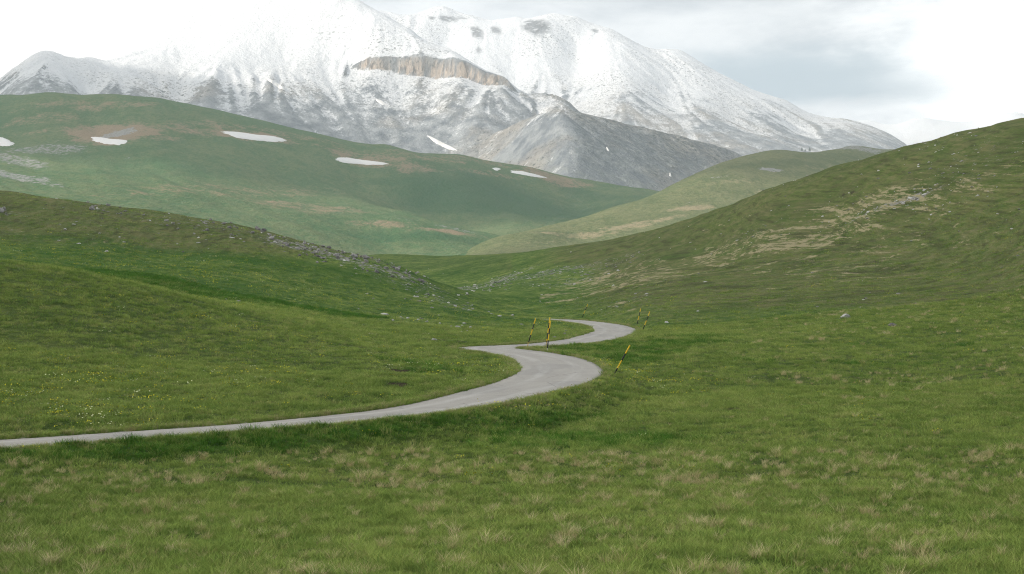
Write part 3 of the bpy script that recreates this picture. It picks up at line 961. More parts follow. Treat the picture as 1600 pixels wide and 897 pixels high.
structure(mesh_obj('cloud', np.concatenate([up, dn_]), np.concatenate([gf, gf[:, ::-1] + len(up)]), m))

# ------------------------------------------------------------------ haze
HAZE = 0.86e-4
m = bpy.data.materials.new('haze')
m.use_nodes = True
nt = m.node_tree
nt.nodes.clear()
out = nt.nodes.new('ShaderNodeOutputMaterial')
pv = nt.nodes.new('ShaderNodeVolumePrincipled')
pv.inputs['Color'].default_value = (0.86, 0.935, 1.0, 1)
pv.inputs['Density'].default_value = HAZE
pv.inputs['Anisotropy'].default_value = 0.1
nt.links.new(pv.outputs[0], out.inputs['Volume'])
hx, hy0, hy1, hz0, hz1 = 5300, -500, 9800, -31, 1560
hv = [(sx * hx, yy, zz) for zz in (hz0, hz1) for yy in (hy0, hy1) for sx in (-1, 1)]
hf = [(0, 2, 3, 1), (4, 5, 7, 6), (0, 1, 5, 4), (2, 6, 7, 3), (0, 4, 6, 2), (1, 3, 7, 5)]
hz = mesh_obj('haze', hv, hf, m, smooth=False)
hz['kind'] = 'stuff'

#@@DETAIL
# ------------------------------------------------------------------ scattered growth
def lib_mesh(name, verts, faces, mat, attrs=None, smooth=False):
    o = mesh_obj(name, verts, faces, mat, smooth=smooth, attrs=attrs)
    C.objects.unlink(o)
    return o


def tuft(rng, n, rad, h0, h1, w, lean, split=2):
    V, F, tip = [], [], []
    for k in range(n):
        r, th = rad * math.sqrt(rng.random()), rng.random() * 6.283
        bx, by = r * math.cos(th), r * math.sin(th)
        h = h0 + (h1 - h0) * rng.random()
        la = rng.random() * 6.283 if rng.random() < 0.5 else th + rng.normal() * 0.5
        le = lean * h * (0.4 + 0.8 * rng.random())
        fa = rng.random() * 6.283
        wx, wy = 0.5 * w * math.cos(fa), 0.5 * w * math.sin(fa)
        b0 = len(V)
        for q in range(split + 1):
            u = q / split
            cx, cy = bx + math.cos(la) * le * u * u, by + math.sin(la) * le * u * u
            ww = (1 - u) ** 0.7 if q < split else 0.08
            z = h * u * (1 - 0.15 * lean * u) - 0.03 * (q == 0)
            V += [(cx - wx * ww, cy - wy * ww, z), (cx + wx * ww, cy + wy * ww, z)]
            tip += [u, u]
        for q in range(split):
            F.append((b0 + 2 * q, b0 + 2 * q + 1, b0 + 2 * q + 3, b0 + 2 * q + 2))
    return V, F, tip


def scatter(name, P, N, scale, idx, protos, label, cat, lean_to_normal=0.6):
    """one object: a point cloud with a library mesh standing on every point"""
    n = len(P)
    me = bpy.data.meshes.new(name)
    me.vertices.add(n)
    me.vertices.foreach_set('co', np.asarray(P, np.float32).ravel())
    nx, ny = N[:, 0] * lean_to_normal, N[:, 1] * lean_to_normal
    rot = np.stack([np.arctan2(-ny, 1), np.arctan2(nx, 1), RNG.random(n) * 6.283], 1)
    a = me.attributes.new('rot', 'FLOAT_VECTOR', 'POINT')
    a.data.foreach_set('vector', rot.astype(np.float32).ravel())
    a = me.attributes.new('scl', 'FLOAT_VECTOR', 'POINT')
    a.data.foreach_set('vector', np.asarray(scale, np.float32).ravel())
    a = me.attributes.new('pick', 'INT', 'POINT')
    a.data.foreach_set('value', np.asarray(idx, np.int32))
    o = bpy.data.objects.new(name, me)
    C.objects.link(o)
    lib = bpy.data.collections.new(name + '_library')
    for q in protos:
        lib.objects.link(q)
    g = bpy.data.node_groups.new(name, 'GeometryNodeTree')
    g.interface.new_socket('Geometry', in_out='INPUT', socket_type='NodeSocketGeometry')
    g.interface.new_socket('Geometry', in_out='OUTPUT', socket_type='NodeSocketGeometry')
    gi, go = g.nodes.new('NodeGroupInput'), g.nodes.new('NodeGroupOutput')
    ci = g.nodes.new('GeometryNodeCollectionInfo')
    ci.inputs['Collection'].default_value = lib
    ci.inputs['Separate Children'].default_value = True
    ci.inputs['Reset Children'].default_value = True
    iop = g.nodes.new('GeometryNodeInstanceOnPoints')
    iop.inputs['Pick Instance'].default_value = True

    def at(nm, ty):
        q = g.nodes.new('GeometryNodeInputNamedAttribute')
        q.data_type = ty
        q.inputs['Name'].default_value = nm
        return q.outputs['Attribute']
    g.links.new(gi.outputs[0], iop.inputs['Points'])
    g.links.new(ci.outputs[0], iop.inputs['Instance'])
    g.links.new(at('pick', 'INT'), iop.inputs['Instance Index'])
    e2r = g.nodes.new('FunctionNodeEulerToRotation')
    g.links.new(at('rot', 'FLOAT_VECTOR'), e2r.inputs[0])
    g.links.new(e2r.outputs[0], iop.inputs['Rotation'])
    g.links.new(at('scl', 'FLOAT_VECTOR'), iop.inputs['Scale'])
    g.links.new(iop.outputs[0], go.inputs[0])
    md = o.modifiers.new('scatter', 'NODES')
    md.node_group = g
    return stuff(o, label, cat)


def blade_material(name, kind):
    m = bpy.data.materials.new(name)
    m.use_nodes = True
    t = NT(m.node_tree)
    t.n.clear()
    o_ = t.n.new('ShaderNodeOutputMaterial')
    p = t.pos()
    rnd = t.n.new('ShaderNodeObjectInfo').outputs['Random']
    tip = t.attr('tip')
    if kind == 'green':
        col, big, mid, sml = grass_colour(t, p)
        col = t.mix(t.math('MULTIPLY_ADD', tip, 0.45, 0.12), col, (0.26, 0.30, 0.080))
        col = t.mix(t.ramp(rnd, 0.80, 0.98, 0, 0.55), col, (0.26, 0.24, 0.10))
        col = t.mix(t.ramp(rnd, 0.30, 0.0, 0, 0.65), col, (0.050, 0.110, 0.022))
    elif kind == 'lush':
        col = t.mix(rnd, (0.036, 0.100, 0.012), (0.085, 0.180, 0.028))
    else:
        col = t.mix(rnd, (0.44, 0.37, 0.17), (0.74, 0.63, 0.36))
        col = t.mix(t.math('MULTIPLY', t.ramp(tip, 0.4, 0.0), 0.5), col, (0.15, 0.17, 0.05))
    k = {'green': 1.95, 'lush': 1.6, 'straw': 1.2}[kind]
    col = t.vmath('MULTIPLY', col, (k, k, k))
    d = t.n.new('ShaderNodeBsdfDiffuse')
    tr = t.n.new('ShaderNodeBsdfTranslucent')
    t.set(d.inputs[0], col)
    t.set(tr.inputs[0], col)
    gn = t.n.new('ShaderNodeNewGeometry').outputs['Normal']
    up_n = t.vmath('NORMALIZE', t.vmath('ADD', t.scalev(gn, (0.45, 0.45, 0.45)), (0, -0.1, 1.0)))
    t.set(d.inputs['Normal'], up_n)
    mx = t.n.new('ShaderNodeMixShader')
    mx.inputs[0].default_value = 0.22
    t.l.new(d.outputs[0], mx.inputs[1])
    t.l.new(tr.outputs[0], mx.inputs[2])
    t.l.new(mx.outputs[0], o_.inputs['Surface'])
    return m


def spread_points(n, d0, d1, tmax=0.46, power=2.0):
    """random places in the fan of land in front of the camera, thinning with distance"""
    u = RNG.random(n)
    d = (d0 ** power + u * (d1 ** power - d0 ** power)) ** (1 / power) if power else d0 * (d1 / d0) ** u
    x = (RNG.random(n) * 2 - 1) * tmax * d
    return x, d


rng = np.random.default_rng(3)
MG, ML, MD = blade_material('grass_blade', 'green'), blade_material('lush_blade', 'lush'), blade_material('straw_blade', 'straw')
P_green = []
for k in range(6):
    V, F, tp = tuft(rng, 46, 0.20, 0.06, 0.20, 0.011, 0.9)
    P_green.append(lib_mesh('grass_clump', V, F, MG, dict(tip=tp)))
P_lush = []
for k in range(4):
    V, F, tp = tuft(rng, 60, 0.22, 0.10, 0.26, 0.014, 0.8)
    P_lush.append(lib_mesh('lush_clump', V, F, ML, dict(tip=tp)))
P_dry = []
for k in range(5):
    V, F, tp = tuft(rng, 70, 0.10, 0.10, 0.30, 0.0065, 0.75)
    P_dry.append(lib_mesh('dry_clump', V, F, MD, dict(tip=tp)))


def land_points(x, d, sink=0.01):
    z = near.H(x, d) - sink
    return np.stack([x, d, z], 1), near.normal(x, d)


def place(name, x, d, protos, smin, smax, tall, label, cat, grow=0.0):
    P, N = land_points(x, d)
    n = len(x)
    s = smin + (smax - smin) * RNG.random(n) ** 2.2
    s = s * np.clip(1.0 + 0.9 * fbm(x, d, 1.3, 3, 0.6, 261), 0.45, 1.7)
    s = s * (1 + grow * np.clip(d - 40, 0, None) / 60)
    sc = np.stack([s, s, s * tall / np.sqrt(1 + grow * np.clip(d - 40, 0, None) / 60)], 1)
    return scatter(name, P, N, sc, RNG.integers(0, len(protos), n), protos, label, cat)


# green sward
xs, ds = [], []
for n, d0, d1 in ((26000, 22, 45), (34000, 45, 90), (44000, 90, 190), (14000, 190, 330)):
    x, d = spread_points(n, d0, d1)
    xs.append(x)
    ds.append(d)
x, d = np.concatenate(xs), np.concatenate(ds)
ok = (near.sample(road_d, x, d) > 0.12) & (near.sample(soil, x, d) < 0.35)
keepn = fbm(x, d, 5, 3, 0.5, 201) + RNG.random(len(x)) * 1.2 > 0.05
fade = RNG.random(len(x)) > sstep(d, 130, 330) * 0.85
x, d = x[ok & keepn & fade], d[ok & keepn & fade]
place('grass', x, d, P_green, 0.7, 1.5, 1.0, 'short green grass covering the meadow on both sides of the road', 'grass', 0.55)

# deep green growth in the ditch, on the road bank and along the hollows
x, d = spread_points(150000, 40, 200)
lu = near.sample(lush, x, d) * 0.9 + 0.35 * fbm(x, d, 7, 4, 0.55, 211)
ok = (near.sample(soil, x, d) < 0.35) & (near.sample(road_d, x, d) > 0.2) & (lu + 0.5 * (RNG.random(len(x)) - 0.5) > 0.42)
x, d = x[ok][:26000], d[ok][:26000]
place('lush_grass', x, d, P_lush, 0.7, 1.4, 1.0, 'deep green thick grass in the ditch and on the road bank', 'grass', 0.5)

# verge: a fringe of longer grass standing over the edge of the asphalt
k = RNG.integers(0, len(RC) - 1, 7000)
k = k[RC[k, 1] < 260]
sd = np.where(RNG.random(len(k)) < 0.5, 1, -1)
off = RW[k] + 0.08 + np.abs(RNG.normal(0, 0.35, len(k)))
px_ = RC[k] + RN[k] * (sd * off)[:, None] + tang[k] * RNG.normal(0, 0.5, (len(k), 1))
mixp = P_green[:3] + [lib_mesh('verge_clump', *tuft(rng, 40, 0.16, 0.10, 0.30, 0.010, 0.8)[:2], MD)]
P, N = land_points(px_[:, 0], px_[:, 1])
s = 0.6 + 0.8 * RNG.random(len(P)) ** 1.5
pick = np.where(RNG.random(len(P)) < 0.28, 3, RNG.integers(0, 3, len(P)))
vp = [q.copy() for q in mixp]
scatter('verge_grass', P, N, np.stack([s, s, s], 1), pick, vp, 'fringe of longer grass along both edges of the asphalt road', 'grass')

# straw coloured tufts
x, d = spread_points(60000, 22, 190)
x2, d2 = spread_points(16000, 22, 56)
x, d = np.concatenate([x, x2]), np.concatenate([d, d2])
zone = np.maximum(1 - sstep(d, 52, 66), 0.55 * sstep(x / d, 0.06, 0.22))
dn = 0.62 * fbm(x, d, 2.6, 4, 0.7, 221) + 0.12 * fbm(x, d, 14, 3, 0.5, 225) + 0.35 * near.sample(dry, x, d) - 0.5 * near.sample(lush, x, d) + 0.30 * zone - 0.22 - 0.12 * sstep(d, 50, 64) * (x / d < 0.1)
ok = (near.sample(road_d, x, d) > 0.3) & (dn + 0.8 * (RNG.random(len(x)) - 0.5) > 0.36)
x, d = x[ok], d[ok]
place('dry_grass', x, d, P_dry, 0.45, 1.30, 1.0, 'straw coloured tufts of last year\'s grass standing in the green meadow', 'grass', 0.4)

# yellow and white flowers
def flower_cluster(rng, n, rad, r):
    V, F = [], []
    for k in range(n):
        a, q = rng.random() * 6.283, rad * math.sqrt(rng.random())
        cx, cy, cz = q * math.cos(a), q * math.sin(a), 0.14 + 0.10 * rng.random()
        tx, ty = rng.normal() * 0.4, rng.normal() * 0.4 - 0.5
        b0 = len(V)
        for e in range(6):
            th = e * math.pi / 3
            ux, uy = r * math.cos(th), r * math.sin(th)
            V.append((cx + ux, cy + uy, cz + 0.35 * r - (ux * tx + uy * ty)))
        V.append((cx, cy, cz - 0.3 * r))
        for e in (0, 2, 4):
            F.append((b0 + e, b0 + (e + 1) % 6, b0 + (e + 2) % 6, b0 + 6))
    return V, F


def petal(name, c):
    m, t, b = new_mat(name, 0.7, 0.2)
    rnd = t.n.new('ShaderNodeObjectInfo').outputs['Random']
    t.set(b.inputs['Base Color'], t.mix(rnd, c, tuple(min(1, v * 1.4) for v in c)))
    return m


P_yel = [lib_mesh('flower_cluster', *flower_cluster(rng, 7, 0.6, 0.022), petal('yellow_petal', (0.62, 0.56, 0.04))) for k in range(4)]
P_pale = [lib_mesh('flower_cluster', *flower_cluster(rng, 6, 0.45, 0.024), petal('cream_petal', (0.60, 0.62, 0.36))) for k in range(3)]
flower_zone = near.splat([(60, 590, 200, 60, 0, 1), (120, 630, 180, 50, 0, 1), (300, 590, 240, 40, 0, .5), (560, 560, 200, 40, 0, .25), (60, 660, 160, 20, 0, .7), (1000, 590, 80, 18, 0, .9), (950, 610, 90, 22, 0, .7),
                          (850, 640, 90, 14, 0, .6), (640, 665, 160, 14, 0, .4), (100, 470, 160, 24, -.1, .4), (330, 505, 160, 20, -.2, .3), (740, 590, 90, 20, 0, .3), (300, 420, 250, 40, -.1, .12)], 1100, 0.8)
x, d = spread_points(90000, 45, 260)
fz = near.sample(flower_zone, x, d)
clump = fbm(x, d, 5, 4, 0.65, 231)
pr = fz * np.clip(0.25 + 1.3 * clump, 0, 1) + 0.006
ok = (RNG.random(len(x)) < pr * 1.0) & (near.sample(road_d, x, d) > 0.4)
x, d = x[ok], d[ok]
pale = RNG.random(len(x)) < 0.22
P, N = land_points(x, d, -0.02)
s = (0.7 + 0.7 * RNG.random(len(P))) * (1 + np.clip(d - 90, 0, None) / 260)
scatter('yellow_flowers', P[~pale], N[~pale], np.stack([s, s, s], 1)[~pale], RNG.integers(0, 4, (~pale).sum()), P_yel, 'small yellow flowers dotted through the meadow left of the road and by the bend', 'flowers')
scatter('cream_flowers', P[pale], N[pale], np.stack([s, s, s], 1)[pale], RNG.integers(0, 3, pale.sum()), P_pale, 'small cream flowers dotted among the yellow ones', 'flowers')


# ------------------------------------------------------------------ stones
def stone_material(name, c0, c1):
    m, t, b = new_mat(name, 0.9, 0.2)
    tc = t.n.new('ShaderNodeTexCoord').outputs['Object']
    rnd = t.n.new('ShaderNodeObjectInfo').outputs['Random']
    n = t.noise(tc, 2.2, 6, 0.7)
    n2 = t.noise(tc, 9.0, 4, 0.7)
    col = t.mix(t.ramp(t.math('MULTIPLY_ADD', rnd, 0.25, t.math('MULTIPLY', n, 0.8)), 0.35, 0.75), c0, c1)
    col = t.mix(t.ramp(n2, 0.58, 0.7, 0, 0.6), col, (0.10, 0.10, 0.085))
    t.set(b.inputs['Base Color'], col)
    bump(t, b, n2, 0.8, 0.05)
    return m


M_pale = stone_material('limestone', (0.36, 0.35, 0.33), (0.66, 0.65, 0.62))
M_grey = stone_material('weathered_limestone', (0.12, 0.115, 0.11), (0.36, 0.345, 0.325))


def stone_mesh(seed, mat, flat=0.6, lib=False, name='rock'):
    bm = bmesh.new()
    bmesh.ops.create_icosphere(bm, subdivisions=3, radius=1.0)
    r = np.random.default_rng(seed)
    planes = r.normal(size=(13, 3))
    planes /= np.linalg.norm(planes, axis=1, keepdims=True)
    hgt = 0.55 + 0.4 * r.random(13)
    st = np.array([1.0 + 0.5 * r.random(), 0.75 + 0.4 * r.random(), flat + 0.3 * r.random()])
    for v in bm.verts:
        c = np.array(v.co)
        k = planes @ c
        m_ = np.where(k > 0.05, hgt / np.maximum(k, 0.05), 9).min()
        c = c * min(1.0, m_)
        c = c * (1 + 0.10 * (gnoise(np.array([c[0] * 3 + seed]), np.array([c[1] * 3 + c[2] * 2.1]), seed)[0]))
        v.co = Vector(c * st)
    me = bpy.data.meshes.new(name)
    bm.to_mesh(me)
    bm.free()
    me.materials.append(mat)
    return me


PALE = [stone_mesh(40 + k, M_pale) for k in range(6)]
GREY = [stone_mesh(60 + k, M_grey, 0.7) for k in range(7)]


def put_stone(meshes, x, d, r, label, group=None, name='rock', sink=0.38, high=1.0):
    o = bpy.data.objects.new(name, random.choice(meshes))
    o.location = (x, d, float(near.H(x, d)) + r * high * (0.55 - sink))
    o.scale = (r, r * random.uniform(0.8, 1.1), r * high)
    o.rotation_euler = (random.uniform(-.25, .25), random.uniform(-.25, .25), random.uniform(0, 6.28))
    C.objects.link(o)
    return tag(o, label, 'rock', group)


def stone_at(px, py, wpx, *a, **k):
    x, d, _ = near.hit(px, py)
    return put_stone(k.pop('meshes', PALE), x, d, 0.5 * wpx / FPX * d / 1.15, *a, **k)


stone_at(1320, 498, 18, 'largest pale grey boulder lying alone low on the right hillside', high=1.0)
stone_at(1037, 552, 4, 'small white stone alone in the grass right of the road, past the lone leaning pole')
stone_at(389, 706, 6, 'small pale stone in the deep grass below the left stretch of road')
stone_at(1581, 358, 5, 'small white stone on the right hillside near the edge of the picture')
stone_at(1455, 336, 5, 'small pale stone just below the rocky streak on the right hillside')
for px, py, w in ((614, 501, 6), (626, 496, 5), (637, 498, 7), (653, 500, 5), (667, 503, 5), (687, 506, 6), (705, 511, 6), (716, 512, 9), (735, 513, 8), (742, 514, 5), (748, 517, 4), (760, 517, 5), (722, 509, 5), (575, 494, 4), (560, 483, 4), (693, 512, 4), (730, 517, 4)):
    stone_at(px, py, w, 'pale stone of the loose scatter in the grass left of the poles', 'stones scattered in the grass left of the poles')
for k in range(16):
    px, py = 885 + random.gauss(0, 11), 521 + random.gauss(0, 3)
    stone_at(px, py, random.uniform(2.5, 6), 'dark grey stone of the heap beside the far bend of the road', 'stones heaped beside the far bend', meshes=GREY)

# the broken outcrop along the crest of the left hill
crest = [(185, 330, 22, 4, 10), (345, 351, 18, 4, 10), (175, 322, 20, 3, 4), (330, 362, 20, 3, 4), (430, 375, 24, 6, 16), (475, 388, 20, 6, 14), (505, 394, 24, 7, 16), (548, 400, 26, 6, 20), (585, 412, 22, 6, 18), (620, 424, 22, 5, 16), (650, 434, 18, 4, 8), (10, 333, 14, 4, 8), (262, 353, 10, 3, 4), (490, 402, 30, 4, 8)]
for cx, cy, sx, sy, n in crest:
    for k in range(n):
        u = random.gauss(0, 1)
        px, py = cx + sx * u, cy + 0.32 * sx * u * (cx > 400) + 0.15 * sx * u * (cx <= 400) + random.gauss(0, sy)
        stone_at(px, py, random.choice((4, 5, 5, 6, 7, 9, 12)), 'weathered grey rock of the broken outcrop along the crest of the left hill', 'rocks of the outcrop on the left hill', meshes=GREY, high=random.uniform(0.8, 1.3))
# pale rocks in the streak on the right hill
for k in range(40):
    u = random.gauss(0, 1)
    px, py = 1415 + 60 * u, 312 - 20 * u + random.gauss(0, 4.5)
    stone_at(px, py, random.choice((2, 3, 3, 4, 5, 8)), 'pale rock in the stony streak high on the right hillside', 'rocks in the streak on the right hillside', high=0.7)
for k in range(44):
    u = random.uniform(-1, 1)
    px, py = 800 + 85 * u, 438 - 22 * u + random.gauss(0, 4)
    stone_at(px, py, random.choice((2, 3, 3, 4, 6)), 'grey rock in the stony bands at the foot of the right hill', 'rocks at the foot of the right hill', meshes=GREY + PALE[:3], high=0.7)

# small stones too many to count
LG = [bpy.data.objects.new('stone', me) for me in PALE[:4]] + [bpy.data.objects.new('stone', me) for me in GREY[:3]]
x, d = spread_points(60000, 130, 560, 0.40, 1.3)
rr = near.sample(rock, x, d)
hz_ = sstep(x / d, 0.08, 0.30) * sstep(near.H(x, d), 4, 25)
base = 0.004 + 0.20 * rr ** 1.5 + 0.11 * hz_ * np.clip(0.3 + 1.4 * fbm(x, d, 40, 3, 0.5, 241), 0, 1) + 0.02 * sstep(-x / d, 0.05, 0.15) * sstep(near.H(x, d), 4, 12)
ok = (RNG.random(len(x)) < base) & (near.sample(road_d, x, d) > 1.0)
x, d = x[ok], d[ok]
P, N = land_points(x, d, -0.02)
s = 0.10 + 0.30 * RNG.random(len(P)) ** 2.2
scatter('scree', P, N, np.stack([s * 1.3, s, s * 0.8], 1), RNG.integers(0, 7, len(P)), LG, 'small loose stones strewn over both hillsides', 'stones')

# ------------------------------------------------------------------ snow poles along the road
m_y, t, b = new_mat('yellow_paint', 0.55, 0.3)
n = t.noise(t.n.new('ShaderNodeTexCoord').outputs['Object'], 6, 4, 0.7)
t.set(b.inputs['Base Color'], t.mix(t.ramp(n, 0.4, 0.7), (0.82, 0.54, 0.02), (0.66, 0.44, 0.04)))
m_k, t, b = new_mat('black_paint', 0.6, 0.3)
n = t.noise(t.n.new('ShaderNodeTexCoord').outputs['Object'], 6, 4, 0.7)
t.set(b.inputs['Base Color'], t.mix(t.ramp(n, 0.4, 0.7), (0.014, 0.014, 0.014), (0.04, 0.038, 0.034)))
m_w, t, b = new_mat('bleached_stake', 0.8, 0.2)
b.inputs['Base Color'].default_value = (0.62, 0.60, 0.54, 1)
m_o, t, b = new_mat('ochre_stake', 0.8, 0.2)
b.inputs['Base Color'].default_value = (0.50, 0.33, 0.09, 1)


def rod(rings, mats, name, parent, seg=12):
    """turned rod: rings of (height, radius); mats gives one material per interval"""
    bm = bmesh.new()
    loops = []
    for h, r in rings:
        loops.append([bm.verts.new((r * math.cos(2 * math.pi * k / seg), r * math.sin(2 * math.pi * k / seg), h)) for k in range(seg)])
    uniq = []
    for i in range(len(rings) - 1):
        mt = mats[i]
        if mt not in uniq:
            uniq.append(mt)
        for k in range(seg):
            f = bm.faces.new((loops[i][k], loops[i][(k + 1) % seg], loops[i + 1][(k + 1) % seg], loops[i + 1][k]))
            f.material_index = uniq.index(mt)
            f.smooth = True
    bm.faces.new(loops[-1]).material_index = uniq.index(mats[-1])
    bm.faces.new(loops[0][::-1])
    me = bpy.data.meshes.new(name)
    bm.to_mesh(me)
    bm.free()
    for mt in uniq:
        me.materials.append(mt)
    o = bpy.data.objects.new(name, me)
    C.objects.link(o)
    o.parent = parent
    return o


def snow_pole(bx, by, tx, ty, bands, stake, stake_frac, thick, label):
    """bx, by / tx, ty: foot and tip as seen in the photo; bands from the tip down"""
    x, d, z = near.hit(bx, by, 60, 300)
    t_x, t_z = ptx(tx, d), ptz(ty, d)
    lean = Vector((t_x - x, 0.10 * (t_z - z), t_z - z))
    L = lean.length
    root = bpy.data.objects.new('snow_pole', None)
    root.location = (x, d, z)
    root.rotation_euler = lean.to_track_quat('Z', 'Y').to_euler()
    C.objects.link(root)
    tag(root, label, 'snow pole', 'snow poles along the road')
    hs = L * stake_frac
    r = thick * 0.86
    rod([(-0.3, r * 0.62), (hs + 0.05, r * 0.62)], [stake], 'stake', root)
    rings, mats = [], []
    edges = [0] + list(np.cumsum(bands) / sum(bands))
    zs = [L - e * (L - hs) for e in edges][::-1]
    cols = [(m_y, m_k)[i % 2] for i in range(len(bands))][::-1]
    for i in range(len(bands)):
        rings.append((zs[i], r))
        mats.append(cols[i])
    rings.append((zs[-1], r))
    mats.append(m_y)
    rings.append((zs[-1] + 0.02, r * 0.7))
    rod(rings, mats, 'shaft', root)
    # strap that holds the shaft to its stake
    rod([(hs - 0.03, r * 1.12), (hs + 0.05, r * 1.12)], [m_k], 'collar', root)
    return root


snow_pole(959.8, 584.5, 984.5, 540, (.29, .25, .28, .18), m_k, 0.03, 0.055, 'nearest snow pole, leaning far right on the outer bank of the lower bend')
snow_pole(854.8, 549.5, 860.2, 501.5, (.28, .22, .22, .28), m_w, 0.12, 0.060, 'snow pole with a pale foot in front of the pair at the inner grass point')
snow_pole(853.0, 541.5, 859.4, 496.3, (.22, .22, .2, .24, .12), m_o, 0.16, 0.060, 'taller snow pole just behind the one with a pale foot')
snow_pole(823.7, 542.4, 837.0, 498.0, (.22, .24, .24, .3), m_o, 0.18, 0.060, 'leftmost snow pole, leaning right on a thin ochre stake')
snow_pole(1004.0, 517.0, 1015.5, 487.4, (.22, .26, .26, .26), m_k, 0.05, 0.065, 'snow pole leaning right at the edge of the far bend, right one of two')
snow_pole(995.5, 506.5, 1001.4, 482.4, (.22, .28, .26, .24), m_k, 0.05, 0.065, 'snow pole behind the far bend, left one of two')
snow_pole(909.6, 496.5, 918.6, 475.2, (.22, .26, .26, .26), m_k, 0.05, 0.060, 'farthest and faintest snow pole, where the road vanishes behind the left hill')

# ------------------------------------------------------------------ old snow lying on the hills
m_snow, t, b = new_mat('old_snow', 0.6, 0.2)
n = t.noise(t.pos(), 0.15, 5, 0.6)
t.set(b.inputs['Base Color'], t.mix(n, (0.68, 0.655, 0.62), (0.84, 0.82, 0.80)))


def snow_patch(L, outline, thick, label, seed=0):
    """outline: upper and lower edge points of the patch, laid on the slope as a thin bank with its own thickness"""
    cx = sum(p[0] for p in outline) / len(outline)
    cy = sum(p[1] for p in outline) / len(outline)
    P = catmull([(px, py) for px, py in outline] + [outline[0]], 8)[:-1]
    n = len(P)
    V, F = [], []
    rings = 7
    for q in range(rings):
        f = 1 - q / rings
        for k in range(n):
            wb = 1 + (0.20 * gnoise(np.array([k * 0.45]), np.array([seed + 0.3]), seed)[0] + 0.10 * gnoise(np.array([k * 1.3]), np.array([seed + 5.3]), seed)[0]) * (1 - q / rings) ** 2
            px, py = cx + (P[k][0] - cx) * f * wb, cy + (P[k][1] - cy) * f * wb
            x, d, z = L.hit(px, py)
            V.append((x, d, z + thick * (1 - f ** 3) + (-0.6 if q == 0 else 0.05 * thick)))
    x, d, z = L.hit(cx, cy)
    V.append((x, d, z + thick))
    for q in range(rings - 1):
        for k in range(n):
            a_, b_ = q * n + k, q * n + (k + 1) % n
            F.append((a_, b_, b_ + n, a_ + n))
    for k in range(0, n, 2):
        F.append(((rings - 1) * n + k, (rings - 1) * n + (k + 1) % n, (rings - 1) * n + (k + 2) % n, rings * n))
    o = mesh_obj('snow_patch', V, F, m_snow)
    return tag(o, label, 'snow patch', 'old snow patches')


snow_patch(green, [(345, 206), (365, 206), (400, 211), (432, 214), (448, 219), (440, 222), (410, 221), (375, 216)], 2.2, 'widest snow patch, just under the crest of the green hill', 1)
snow_patch(green, [(140, 214), (155, 215), (180, 219), (199, 220), (190, 226), (165, 225), (148, 221)], 2.0, 'small boat shaped snow patch beside a rock in the tan ground of the green hill', 2)
snow_patch(green, [(519, 248), (535, 246), (570, 251), (605, 255), (600, 258), (565, 257), (535, 254)], 2.0, 'long flat snow patch in the middle of the green hill, on a brown rim', 3)
snow_patch(green, [(-25, 212), (-5, 213), (14, 219), (22, 226), (12, 229), (-10, 226), (-25, 222)], 2.0, 'snow patch cut by the left edge of the picture on the green hill', 4)
snow_patch(green, [(795, 266), (812, 267), (835, 272), (855, 278), (845, 278), (820, 274), (800, 270)], 1.3, 'thin slanting snow streak near the right end of the green hill crest', 5)
snow_patch(green, [(768, 263), (775, 262), (783, 264), (776, 267)], 1.0, 'tiny snow spot left of the thin slanting streak on the green hill', 6)
snow_patch(massif, [(666, 211), (676, 215), (697, 226), (713, 234), (706, 235), (690, 229), (674, 219)], 3.0, 'slanting snow streak at the foot of the great mountain above the green hill', 7)
snow_patch(massif, [(770, 240), (785, 239), (803, 244), (800, 250), (785, 249)], 3.0, 'snow left in the gully mouth between the great mountain and the dark foothill', 8)
snow_patch(massif, [(818, 190), (824, 200), (816, 214), (800, 222), (794, 218), (806, 206)], 3.0, 'narrow snow tongue in the gully above the gully mouth', 9)
snow_patch(massif, [(415, 122), (424, 124), (440, 134), (447, 141), (436, 138), (424, 130)], 3.0, 'short snow streak on the left shoulder slope of the great mountain', 10)
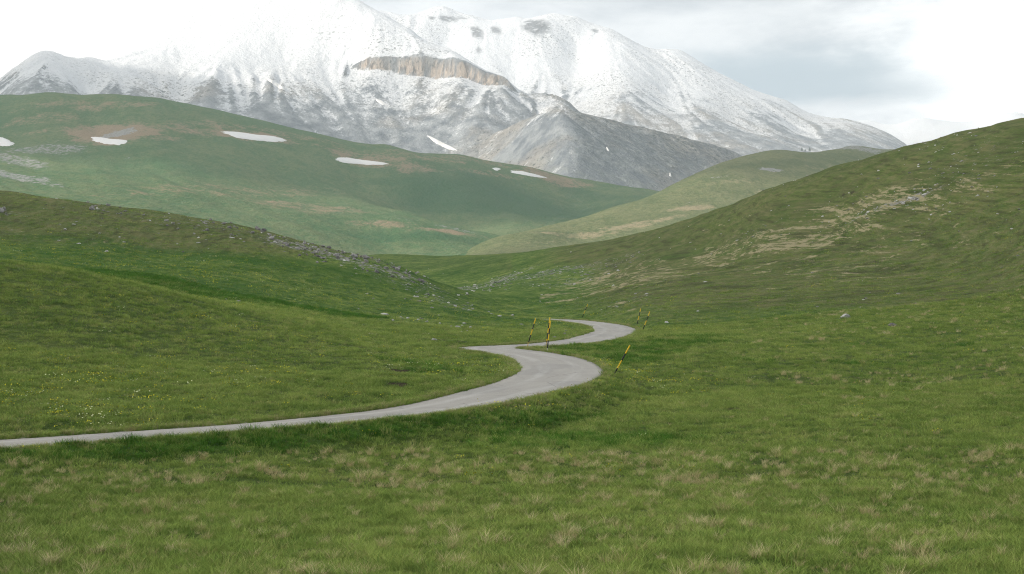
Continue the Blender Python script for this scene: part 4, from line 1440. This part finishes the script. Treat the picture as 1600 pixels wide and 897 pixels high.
snow_patch(massif, [(586, 154), (596, 157), (604, 163), (598, 164), (589, 159)], 2.5, 'small snow spot below the left end of the cliff band', 11)
snow_patch(foot, [(947, 230), (949, 231), (952, 236), (949, 235)], 2.5, 'tiny snow fleck on the dark face of the foothill', 12)
snow_patch(foot, [(1046, 270), (1048, 271), (1049, 276), (1046, 275)], 2.5, 'tiny snow fleck low on the right of the foothill', 13)


# ------------------------------------------------------------------ the few trees at the foot of the range
m_bark, t, b = new_mat('bark', 0.95, 0.1)
t.set(b.inputs['Base Color'], t.mix(t.noise(t.pos(), 2, 4, 0.6), (0.06, 0.05, 0.04), (0.13, 0.11, 0.09)))
m_leaf, t, b = new_mat('dark_needles', 0.95, 0.1)
t.set(b.inputs['Base Color'], t.mix(t.noise(t.pos(), 0.6, 4, 0.6), (0.05, 0.07, 0.055), (0.09, 0.12, 0.085)))


def tree(L, px, py, h, seed, label):
    x, d, z = L.hit(px, py)
    r = np.random.default_rng(seed)
    root = bpy.data.objects.new('conifer_tree', None)
    root.location = (x, d, z)
    C.objects.link(root)
    tag(root, label, 'tree', 'trees at the foot of the range')
    rod([(-1, 0.5), (h * 0.3, 0.38), (h * 0.9, 0.1)], [m_bark, m_bark], 'trunk', root, 8)
    V, F = [], []
    for k in range(420):
        u = r.random() ** 0.8
        rad = (1 - u) * h * 0.30 * (0.55 + 0.45 * math.sqrt(r.random()))
        a_ = r.random() * 6.283
        c = np.array([rad * math.cos(a_), rad * math.sin(a_), h * (0.14 + 0.86 * u) - 0.25 * rad])
        e1, e2 = r.normal(size=3) * 0.75, r.normal(size=3) * 0.75
        i = len(V)
        V += [c - e1, c - e2, c + e1, c + e2]
        F.append((i, i + 1, i + 2, i + 3))
    mesh_obj('crown', V, F, m_leaf, root, smooth=False)


tree(back, 1253, 236, 14, 1, 'leftmost of the tiny dark trees at the foot of the far range')
tree(back, 1258, 237, 9, 2, 'shortest of the tiny dark trees, between the two taller ones')
tree(back, 1265, 237, 17, 3, 'tallest of the tiny dark trees, on the right of the small clump')
